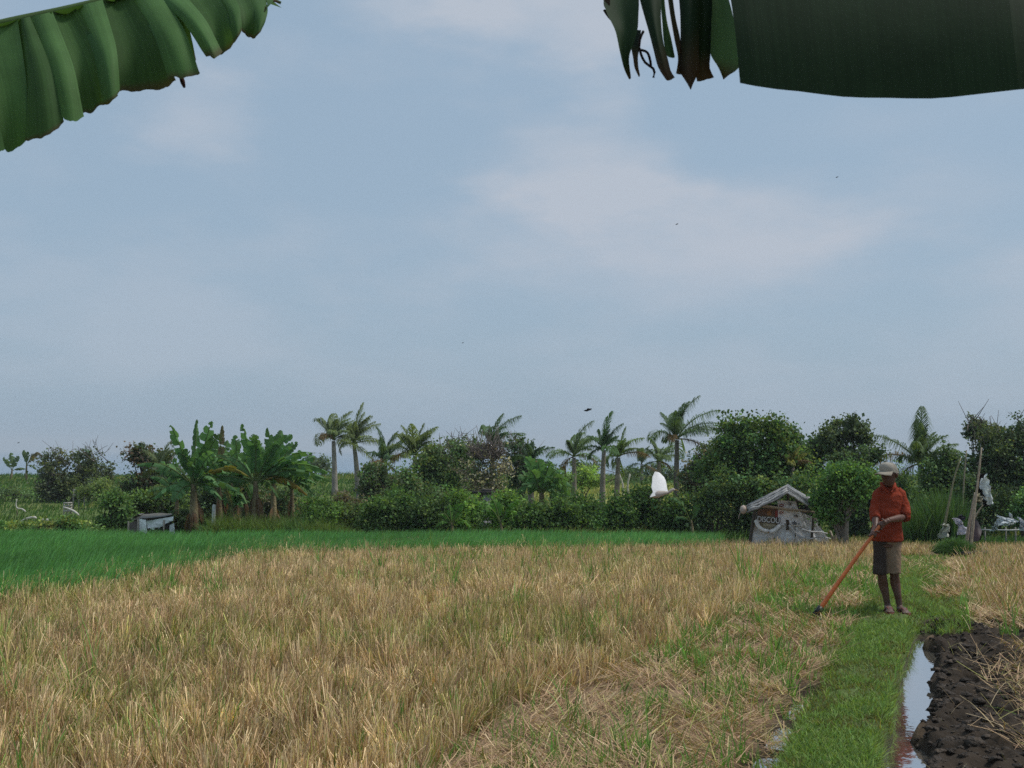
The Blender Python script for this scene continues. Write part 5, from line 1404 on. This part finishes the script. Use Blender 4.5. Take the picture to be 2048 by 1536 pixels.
def sleeve_r(g):
    tube(g, [RS + np.array([.05, 0, .035]), RS + np.array([.012, 0, .0]), RS * .5 + RE * .5, RE + np.array([0, 0, .02]), RE * .75 + RW * .25, RE * .6 + RW * .4], [.05, .056, .058, .056, .055, .053], (.1, .1, .1), 14)
def sleeve_l(g):
    tube(g, [LS + np.array([-.05, 0, .035]), LS + np.array([-.012, 0, .0]), LS * .5 + LE * .5, LE + np.array([0, 0, .03]), LE + np.array([-.004, -.01, .0]), LE * .86 + LW * .14], [.05, .058, .062, .062, .06, .056], (.1, .1, .1), 14)
def shirt_c(co):
    n1 = noise2(co[:, 0] * 10, co[:, 2] * 10, 14, 2)[:, None]
    return np.array([.235, .040, .019]) * (.85 + .3 * n1)
solid('shirt', shirt_b, M_cloth, man, voxel=.009, smooth=3, colf=shirt_c, wr=lambda co: folds(co, .012, 8, 14, 3))
for sb in (sleeve_r, sleeve_l):
    slv = solid('sleeve', sb, M_cloth, man, voxel=.008, smooth=2, colf=shirt_c, wr=lambda co: folds(co, .009, 14, 22, 6))
def shorts_b(g):
    ellz(g, [(B(1777, 1092, 0), .150, .11), (B(1777, 1080, 0), .152, .112)], 24)
    for (a, b_, c, r) in ((B(1765, 1088, .0), B(1761.5, 1122, -.01), B(1760, 1152, -.025), .97), (B(1789, 1088, -.02), B(1788, 1122, -.03), B(1786.5, 1149, -.045), .93)):
        tube(g, [a + np.array([0, 0, .03]), a, b_, c + np.array([0, 0, .02]), c], np.array([.085, .085, .076, .074, .076]) * r, (.1, .1, .1), 16)
def shorts_c(co):
    n1 = noise2(co[:, 0] * 16, co[:, 2] * 16, 24, 2)[:, None]
    c = np.tile(np.array([.22, .155, .105]), (len(co), 1))
    dk = sstep(.01, -.03, co[:, 0] - B(1773, 1100)[0])[:, None]       # shade on one leg, painted into the cloth colour
    c = c * (1 - dk) + np.array([.05, .038, .032]) * dk
    return c * (.85 + .3 * n1)
solid('shorts', shorts_b, M_cloth, man, voxel=.009, smooth=3, colf=shorts_c, wr=lambda co: folds(co, .008, 14, 8, 9))
# cap
cap = thing('cap', hd, None, None)
cap.parent = man; cap.location = hd - PB
def C3(a, b_, c): return hd + f_ * a + s_ * b_ + up_ * c
g = Geo(); sides = 20; th = np.linspace(0, 6.2832, sides, endpoint=False); rows = []
for (zz_, rr_) in ((.035, 1.0), (.06, 1.0), (.09, .95), (.115, .80), (.13, .52), (.136, .15)):
    rows.append(np.array([C3(-.01 + .103 * rr_ * math.cos(t_), .09 * rr_ * math.sin(t_), zz_ + .012 * (1 - math.cos(t_)) * (rr_ > .9) * -1) for t_ in th]))
n_ = len(rows); vv = np.concatenate(rows)
ff = [(i * sides + j, i * sides + (j + 1) % sides, (i + 1) * sides + (j + 1) % sides, (i + 1) * sides + j) for i in range(n_ - 1) for j in range(sides)]
cc = np.where((np.tile(np.cos(th), n_) > .3)[:, None], np.array([.36, .33, .275]), np.array([.24, .22, .185]))
g.add(vv, ff, cc); g.f.append(np.array([[(n_ - 1) * sides + j for j in range(sides)]]))
cr = g.build('cap_crown', M_cloth, cap, smooth=True)
g = Geo(); top_, bot_ = [], []
for j in range(13):
    t_ = -1.15 + 2.3 * j / 12
    for a in (0, .5, 1):
        ex = .098 * a * math.cos(t_ * .95) ** .6
        q = C3(-.01 + (.103 + 0) * math.cos(t_) + ex, (.09) * math.sin(t_) * (1 + .12 * a), .04 - .022 * a - .022 * a * abs(math.sin(t_)))
        top_.append(q); bot_.append(q - up_ * .006)
v = np.array(top_ + bot_); m_ = len(top_)
f = [(j * 3 + a, j * 3 + a + 1, j * 3 + 4 + a, j * 3 + 3 + a) for j in range(12) for a in (0, 1)]
f2 = [tuple(m_ + k for k in q[::-1]) for q in f] + [(j * 3 + 2, m_ + j * 3 + 2, m_ + j * 3 + 5, j * 3 + 5) for j in range(12)]
g.add(v, f + f2, (.34, .30, .24)); g.build('cap_brim', M_cloth, cap, smooth=True)
# sandals
for (an, toe) in ((B(1776.5, 1212, .02), B(1769, 1221, -.19)), (B(1798, 1213, -.02), B(1799, 1222, -.22))):
    d_ = nrm((toe - an) * np.array([1, 1, 0])); sd_ = np.array([-d_[1], d_[0], 0])
    g = Geo(); z0 = toe[2] - .022; ot = []
    for i in range(20):
        t_ = i / 20 * 6.2832
        lx = math.cos(t_) * .135; wx = math.sin(t_) * (.047 + .008 * math.cos(t_))
        q = (an + toe) / 2 + d_ * (lx + .01) + sd_ * wx; q[2] = z0; ot.append(q)
    ot = np.array(ot); up3 = ot + np.array([0, 0, .018])
    g.add(np.concatenate([ot, up3]), [(i, (i + 1) % 20, 20 + (i + 1) % 20, 20 + i) for i in range(20)], (.19, .05, .035))
    g.f.append(np.array([list(range(20, 40))]) + 0); g.f.append(np.array([list(range(20))[::-1]]))
    so = g.build('sandal', M_plastic, man)
    g = Geo(); cc_ = an * .38 + toe * .62; cc_[2] = z0
    for sg in (-1, 1):
        tube(g, catmull([cc_ + d_ * .055 + np.array([0, 0, .02]), cc_ + sd_ * sg * .022 + d_ * .01 + np.array([0, 0, .058]), cc_ + sd_ * sg * .048 - d_ * .05 + np.array([0, 0, .018])], 7), .007, (.17, .05, .04), 6)
    st_ = g.build('strap', M_plastic, man); st_.parent = so; st_.location = (0, 0, 0)

# hoe (held by him, a thing of its own)
hoe = thing('hoe', HB, 'long orange handled hoe with a dark iron head resting on the ground', 'hoe')
g = Geo(); q = np.array([on_shaft(t_) for t_ in np.linspace(-.03, 1.02, 16)]); q[:, 2] += .012 * np.sin(np.linspace(0, math.pi, 16))
tube(g, q, np.linspace(.016, .024, 16), np.stack([np.array([.52, .13, .028]) * (1 + .15 * math.sin(i * 2.3)) for i in range(16)]), 10)
g.build('handle', M_paint, hoe, smooth=True)
g = Geo(); e0 = on_shaft(.97); e1 = on_shaft(1.06)
tube(g, [e0, (e0 + e1) / 2, e1], [.032, .038, .036], (.03, .03, .03), 10)
g.build('socket', M_metal, hoe)
g = Geo(); c0 = e1; gz = tz(c0[0], c0[1])
dn = nrm(np.array([.10, -.05, -.10])); wv = nrm(np.cross(dn, shd)); nv = nrm(np.cross(wv, dn)); vv = []
for (a, wd_) in ((-.035, .05), (.02, .085), (.09, .095), (.13, .09)):
    for s1 in (-1, -.33, .33, 1):
        for tk in (-.004, .004):
            vv.append(c0 + dn * a + wv * wd_ * s1 + nv * (tk * (1.6 if a < 0 else .7)) + nv * .02 * (a / .13) ** 2)
ff = []
for i in range(3):
    for j in range(3):
        k0 = (i * 4 + j) * 2; k1 = ((i + 1) * 4 + j) * 2
        ff += [(k0, k0 + 2, k1 + 2, k1), (k0 + 1, k1 + 1, k1 + 3, k0 + 3)]
    for j in (0, 3):
        k0 = (i * 4 + j) * 2; k1 = ((i + 1) * 4 + j) * 2; ff.append((k0, k1, k1 + 1, k0 + 1))
for j in range(3):
    for i in (0, 3):
        k0 = (i * 4 + j) * 2; ff.append((k0, k0 + 1, k0 + 3, k0 + 2))
g.add(vv, ff, np.array([[.06, .06, .06]] * 16 + [[.30, .30, .30]] * 16))
g.build('blade', M_metal, hoe)

# ------------------------------------------------------------------ foreground banana plants (leaves hang into view)
def pv(u, v, Y): return P(u, v, Y)
def leaf_strip(g, Lc, Rc, Y0, Y1, bulge, cols, n=22, m=7, seed=0, brown=None, ribs=0.0, rag=0.0):
    """strip between two edge polylines in photo pixels, hung from depth Y0 (rib) to Y1 (free edge)"""
    Lq, Rq = catmull(np.column_stack([np.asarray(Lc, float), np.zeros(len(Lc))]), n), catmull(np.column_stack([np.asarray(Rc, float), np.zeros(len(Rc))]), n)
    v = []; c = []
    for i in range(n):
        t_ = i / (n - 1)
        for j in range(m):
            a = j / (m - 1)
            uu_, vv_ = Lq[i][:2] * (1 - a) + Rq[i][:2] * a
            ya_ = Y0 if np.isscalar(Y0) else Y0[0] * (1 - a) + Y0[1] * a
            yb_ = Y1 if np.isscalar(Y1) else Y1[0] * (1 - a) + Y1[1] * a
            yy_ = ya_ + (yb_ - ya_) * t_ + bulge * math.sin(a * math.pi) - .05 * math.sin(t_ * math.pi) + ribs * math.sin(a * 22 + seed) * t_
            if rag: vv_ += rag * (noise2(np.array([uu_ * .06]), np.array([seed * 3.]), 9, 3)[0] - .5) * t_ ** 8 - rag * .35 * t_ ** 8 * abs(2 * a - 1) ** 3
            v.append(P(uu_, vv_, yy_))
            cl_ = np.asarray(cols, float) * (1 + .22 * (_h(np.array([j]), np.array([seed]), 3)[0] - .5))
            if brown is not None and t_ > brown:
                k_ = min(1, (t_ - brown) / max(1e-3, 1 - brown) * 1.3) * (0.6 + .4 * noise2(np.array([a * 4 + seed]), np.array([t_ * 6.]), 5)[0])
                cl_ = cl_ * (1 - k_) + np.array([.075, .045, .03]) * k_
            c.append(cl_)
    v = np.array(v)
    f = [(i * m + j, i * m + j + 1, (i + 1) * m + j + 1, (i + 1) * m + j) for i in range(n - 1) for j in range(m - 1)]
    g.add(v, f, np.array(c))

# left leaf
lb0 = np.array([-2.6, 2.5, tz(-2.6, 2.5)])
lp = thing('banana_plant', lb0, 'near banana plant whose torn green leaf crosses the upper left corner', 'banana plant', 'near banana plants framing the view')
g = Geo(); top_ = pv(-560, 330, 2.5)
tube(g, bez(lb0, (lb0 + top_) / 2 + np.array([-.05, 0, 0]), top_, 10), np.array([.12, .115, .11, .10, .095, .085, .075, .06, .045, .03]), np.stack([np.array([.17, .20, .09]) * (1 + .25 * math.sin(i * 4)) for i in range(10)]), 12); g.build('stem', M_bark, lp)
for (dx_, dy_, dz_, bul_) in ((-1.5, .5, .2, .9), (-.9, -1.2, .1, .8), (-1.0, 1.3, .5, .8)):
    banana_leaf(lp, top_ - np.array([0, 0, .1]), top_ + np.array([dx_ * .5, dy_ * .5, dz_ + bul_]), top_ + np.array([dx_, dy_, dz_]), .26, (.06, .13, .04), 1.2, droop=.5, name='back_leaf')
leafE = thing('leaf', lb0, None, None); leafE.parent = lp; leafE.location = (0, 0, 0)
RIB = catmull([(-560, 330, 0), (-380, 190, 0), (-180, 96, 0), (0, 47, 0), (120, 20, 0), (240, -8, 0), (400, -32, 0), (500, -22, 0), (562, 4, 0)], 60)
RIB = RIB[:, :2]
def ribp(u): return np.array([u, np.interp(u, RIB[:, 0], RIB[:, 1])])
YL = lambda u: np.interp(u, [-560, 0, 560], [2.5, 2.6, 2.85])
g = Geo()
GL = np.array([.07, .145, .05])
# (rib u0, rib u1, free-edge points left, right, colour factor, depth bulge, brown start)
LS_ = [
    (-470, -330, (-400, 330), (-258, 402), .85, -.02, None),
    (-330, -150, (-260, 400), (-95, 355), .8, .05, None),
    (-150, -70, (-95, 360), (10, 303), .9, -.04, None),
    (-70, 35, (8, 303), (52, 291), 1.0, .03, None),
    (35, 60, (50, 292), (128, 250), .72, -.05, .97),
    (60, 105, (108, 232), (168, 243), 1.15, -.05, None),
    (105, 150, (160, 232), (236, 197), .78, .05, .97),
    (150, 205, (205, 214), (240, 192), 1.15, -.05, .96),
    (205, 258, (232, 193), (352, 168), .66, .06, .9),
    (258, 318, (336, 160), (400, 154), 1.1, -.05, .93),
    (318, 338, (372, 150), (392, 124), .7, .03, .85),
    (300, 352, (412, 118), (445, 108), 1.3, -.06, .88),
    (352, 420, (432, 112), (470, 88), .8, .04, .93),
    (420, 452, (466, 90), (484, 62), .95, -.03, .92),
    (452, 490, (478, 64), (512, 81), .75, .03, .9),
    (490, 528, (505, 80), (525, 62), .9, -.04, .9),
    (528, 545, (522, 40), (530, 20), .8, .0, .8),
]
for k_, (r0, r1, e0, e1, cf, bl, br_) in enumerate(LS_):
    a0, a1 = ribp(r0), ribp(r1)
    e0, e1 = np.array(e0, float), np.array(e1, float)
    m0 = (a0 + e0) / 2 + np.array([9, -6]); m1 = (a1 + e1) / 2 + np.array([9, -6])
    yr = YL((r0 + r1) / 2)
    leaf_strip(g, [a0, a0 * .7 + e0 * .3 + np.array([6, -4]), m0, a0 * .25 + e0 * .75 + np.array([6, -4]), e0], [a1, a1 * .7 + e1 * .3 + np.array([6, -4]), m1, a1 * .25 + e1 * .75 + np.array([6, -4]), e1], yr, yr - .16 + bl * .4, bl * .45, GL * cf, seed=k_, brown=br_, n=22, m=30, rag=16)
g.build('near_blade', M_banana, leafE, smooth=True)
g = Geo()                                                   # the far half folds down behind the rib
for i in range(14):
    r0, r1 = -330 + i * 62, -330 + (i + 1) * 62
    if r1 > 560: r1 = 556
    a0, a1 = ribp(r0), ribp(r1)
    h_ = 120 * math.sin(math.pi * (i + 1.2) / 16)
    leaf_strip(g, [a0, a0 + np.array([14, h_ * .3]), a0 + np.array([30, h_ * .55])], [a1, a1 + np.array([12, h_ * .3]), a1 + np.array([26, h_ * .55])], YL(r0) + .005, YL(r0) + .34, .02 * (-1) ** i, GL * (.8 + .1 * (i % 3)), n=6, m=5)
g.build('far_blade', M_banana, leafE, smooth=True)
g = Geo(); q = np.array([P(u, v + 2, YL(u) + .01) for u, v in RIB]); tube(g, q, np.linspace(.02, .004, len(q)), (.10, .16, .06), 8); g.build('midrib', M_banana, leafE, smooth=True)
g = Geo(); tube(g, [P(528, 2, 2.83), P(545, 2, 2.84), P(562, 4, 2.86)], [.004, .003, .001], (.09, .05, .03), 5); g.build('dry_tip', M_banana, leafE)
g = Geo(); tube(g, [P(362, 152, 2.6), P(366, 165, 2.6), P(369, 175, 2.6)], [.005, .006, .003], (.07, .035, .03), 5); g.build('dry_tip', M_banana, leafE)

# right leaf
rb0 = np.array([2.9, 2.1, tz(2.9, 2.1)])
rp = thing('banana_plant', rb0, 'near banana plant whose broad dark leaf with a shredded tip fills the upper right corner', 'banana plant', 'near banana plants framing the view')
g = Geo(); top_ = pv(3200, 420, 2.2)
tube(g, bez(rb0, (rb0 + top_) / 2 + np.array([.05, 0, 0]), top_, 10), np.array([.13, .125, .12, .11, .10, .09, .08, .065, .05, .032]), np.stack([np.array([.17, .20, .09]) * (1 + .25 * math.sin(i * 4)) for i in range(10)]), 12); g.build('stem', M_bark, rp)
for (dx_, dy_, dz_, bul_) in ((1.5, .5, .2, .9), (.9, -1.2, .1, .8), (1.0, 1.3, .5, .8)):
    banana_leaf(rp, top_ - np.array([0, 0, .1]), top_ + np.array([dx_ * .5, dy_ * .5, dz_ + bul_]), top_ + np.array([dx_, dy_, dz_]), .26, (.05, .11, .035), 1.2, droop=.5, name='back_leaf')
leafE = thing('leaf', rb0, None, None); leafE.parent = rp; leafE.location = (0, 0, 0)
RR = catmull([(3200, 420, 0), (2900, 120, 0), (2600, -60, 0), (2300, -150, 0), (2000, -190, 0), (1700, -180, 0), (1400, -150, 0), (1190, -110, 0)], 50)[:, :2]
def rib2(u): return np.array([u, np.interp(u, RR[::-1, 0], RR[::-1, 1])])
YR = lambda u: np.interp(u, [1190, 2048, 3200], [2.35, 2.2, 2.2])
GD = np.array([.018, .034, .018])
g = Geo()
ed = catmull([(1482, 166, 0), (1520, 174, 0), (1600, 183, 0), (1690, 194, 0), (1780, 196, 0), (1870, 197, 0), (1960, 188, 0), (2050, 178, 0), (2250, 176, 0), (2480, 200, 0), (2650, 180, 0), (2760, 145, 0), (2850, 100, 0)], 200)[:, :2]
bounds = list(range(1466, 2850, 44))
for k_ in range(len(bounds) - 1):
    b0_, b1_ = bounds[k_] + (0 if k_ else 0), bounds[k_ + 1]
    e0 = np.array([max(b0_, 1480), np.interp(max(b0_, 1480), ed[:, 0], ed[:, 1])]); e1 = np.array([b1_, np.interp(b1_, ed[:, 0], ed[:, 1])])
    a0, a1 = rib2(b0_ - 40), rib2(b1_ - 40)
    if k_ == 0:
        Lc = [a0, (1458, -20), (1470, 60), e0]; Rc = [a1, a1 * .6 + e1 * .4, a1 * .2 + e1 * .8, e1]
    else:
        Lc = [a0, a0 * .6 + e0 * .4, a0 * .2 + e0 * .8, e0]; Rc = [a1, a1 * .6 + e1 * .4, a1 * .2 + e1 * .8, e1]
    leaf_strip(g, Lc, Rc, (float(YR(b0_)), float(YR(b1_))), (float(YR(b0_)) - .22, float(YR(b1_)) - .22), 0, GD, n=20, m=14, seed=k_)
# shredded tip strips (edges traced top to bottom)
for k_, (Lc, Rc, cf, br_, bl) in enumerate([
    ([(1200, -112), (1204, -40), (1207, 0), (1212, 22), (1230, 60), (1240, 105), (1249, 140), (1257, 158)], [(1262, -118), (1275, -40), (1278, 0), (1277, 30), (1275, 60), (1268, 85), (1259, 110), (1262, 157)], 1.5, .9, .02),
    ([(1262, -120), (1276, -30), (1280, 0), (1288, 30), (1298, 65), (1307, 100), (1318, 140), (1332, 162)], [(1300, -125), (1322, -30), (1322, 0), (1322, 40), (1326, 80), (1336, 120), (1344, 150), (1350, 160)], 1.0, .72, -.02),
    ([(1310, -100), (1318, -20), (1321, 10), (1324, 40), (1327, 80), (1332, 112)], [(1325, -100), (1328, -20), (1330, 10), (1334, 42), (1343, 80), (1350, 116)], 2.6, None, .015),
    ([(1318, -125), (1332, -40), (1336, 0), (1342, 40), (1349, 80), (1356, 120), (1352, 150)], [(1330, -125), (1341, -40), (1346, 0), (1352, 40), (1360, 75), (1366, 120), (1380, 150)], .8, .25, .01),
    ([(1335, -130), (1352, -40), (1358, 0), (1361, 60), (1360, 110), (1358, 140), (1372, 165), (1380, 178)], [(1380, -140), (1392, -40), (1396, 0), (1398, 60), (1398, 110), (1397, 150), (1390, 160), (1383, 177)], .85, .6, -.02),
    ([(1378, -140), (1390, -40), (1394, 0), (1395, 60), (1393, 110), (1392, 150), (1394, 164)], [(1408, -145), (1420, -40), (1424, 0), (1422, 60), (1421, 110), (1420, 140), (1428, 158)], .75, .8, .02),
    ([(1404, -145), (1418, -40), (1421, 0), (1420, 60), (1422, 112), (1436, 136), (1446, 160)], [(1436, -150), (1446, -40), (1458, 0), (1472, 60), (1480, 110), (1479, 135), (1449, 159)], 4.6, .84, .01),
    ([(1196, -110), (1202, -50), (1207, 0), (1208, 14), (1212, 22)], [(1206, -110), (1214, -50), (1220, 0), (1219, 14), (1214, 22)], .5, .4, .0),
    ([(1258, 60), (1262, 95), (1266, 115), (1269, 135), (1277, 154)], [(1282, 60), (1279, 95), (1276, 115), (1277, 135), (1280, 152)], .8, .3, .0),
]):
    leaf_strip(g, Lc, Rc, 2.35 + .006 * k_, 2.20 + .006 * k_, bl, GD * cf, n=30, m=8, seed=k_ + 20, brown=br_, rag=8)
g.build('near_blade', M_banana, leafE, smooth=True)
for q_ in ([(1287, 62), (1280, 78), (1279, 95), (1290, 125), (1309, 142), (1307, 155)], [(1282, 100), (1293, 104), (1300, 120), (1302, 135)], [(1208, 20), (1216, 32), (1228, 45)]):
    g = Geo(); tube(g, catmull([P(a, b_, 2.28) for a, b_ in q_], 12), .0028, (.05, .035, .03), 5); g.build('dry_thread', M_banana, leafE)
g = Geo()
for i in range(18):                                         # upper half of the blade, above the frame
    r0, r1 = 1200 + i * 75, 1200 + (i + 1) * 75
    a0, a1 = rib2(r0), rib2(r1); h_ = 230 * math.sin(math.pi * (i + 1.5) / 20.5)
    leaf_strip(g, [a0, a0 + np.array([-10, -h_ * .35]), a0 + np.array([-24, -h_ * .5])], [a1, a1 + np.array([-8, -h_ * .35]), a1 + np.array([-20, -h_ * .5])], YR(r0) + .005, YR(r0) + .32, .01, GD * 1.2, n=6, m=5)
g.build('far_blade', M_banana, leafE, smooth=True)
g = Geo(); q = np.array([P(u, v, YR(u) + .005) for u, v in RR]); tube(g, q, np.linspace(.026, .006, len(q)), (.10, .15, .06), 8); g.build('midrib', M_banana, leafE, smooth=True)

# sea air: the horizon fades
g = Geo(); box(g, (0, 2200, 8), (9200, 4800, 52), (.5, .5, .5))
mh = bpy.data.materials.new('haze air'); mh.use_nodes = True; t = mh.node_tree; t.nodes.clear()
oo = nd(t, 'ShaderNodeOutputMaterial'); vv = nd(t, 'ShaderNodeVolumePrincipled'); vv.inputs['Density'].default_value = .0004; vv.inputs['Color'].default_value = (.84, .92, 1.0, 1)
t.links.new(vv.outputs[0], oo.inputs['Volume'])
tag(g.build('haze', mh), kind='stuff')

for o in bpy.data.objects:
    if '_o' in o: del o['_o']
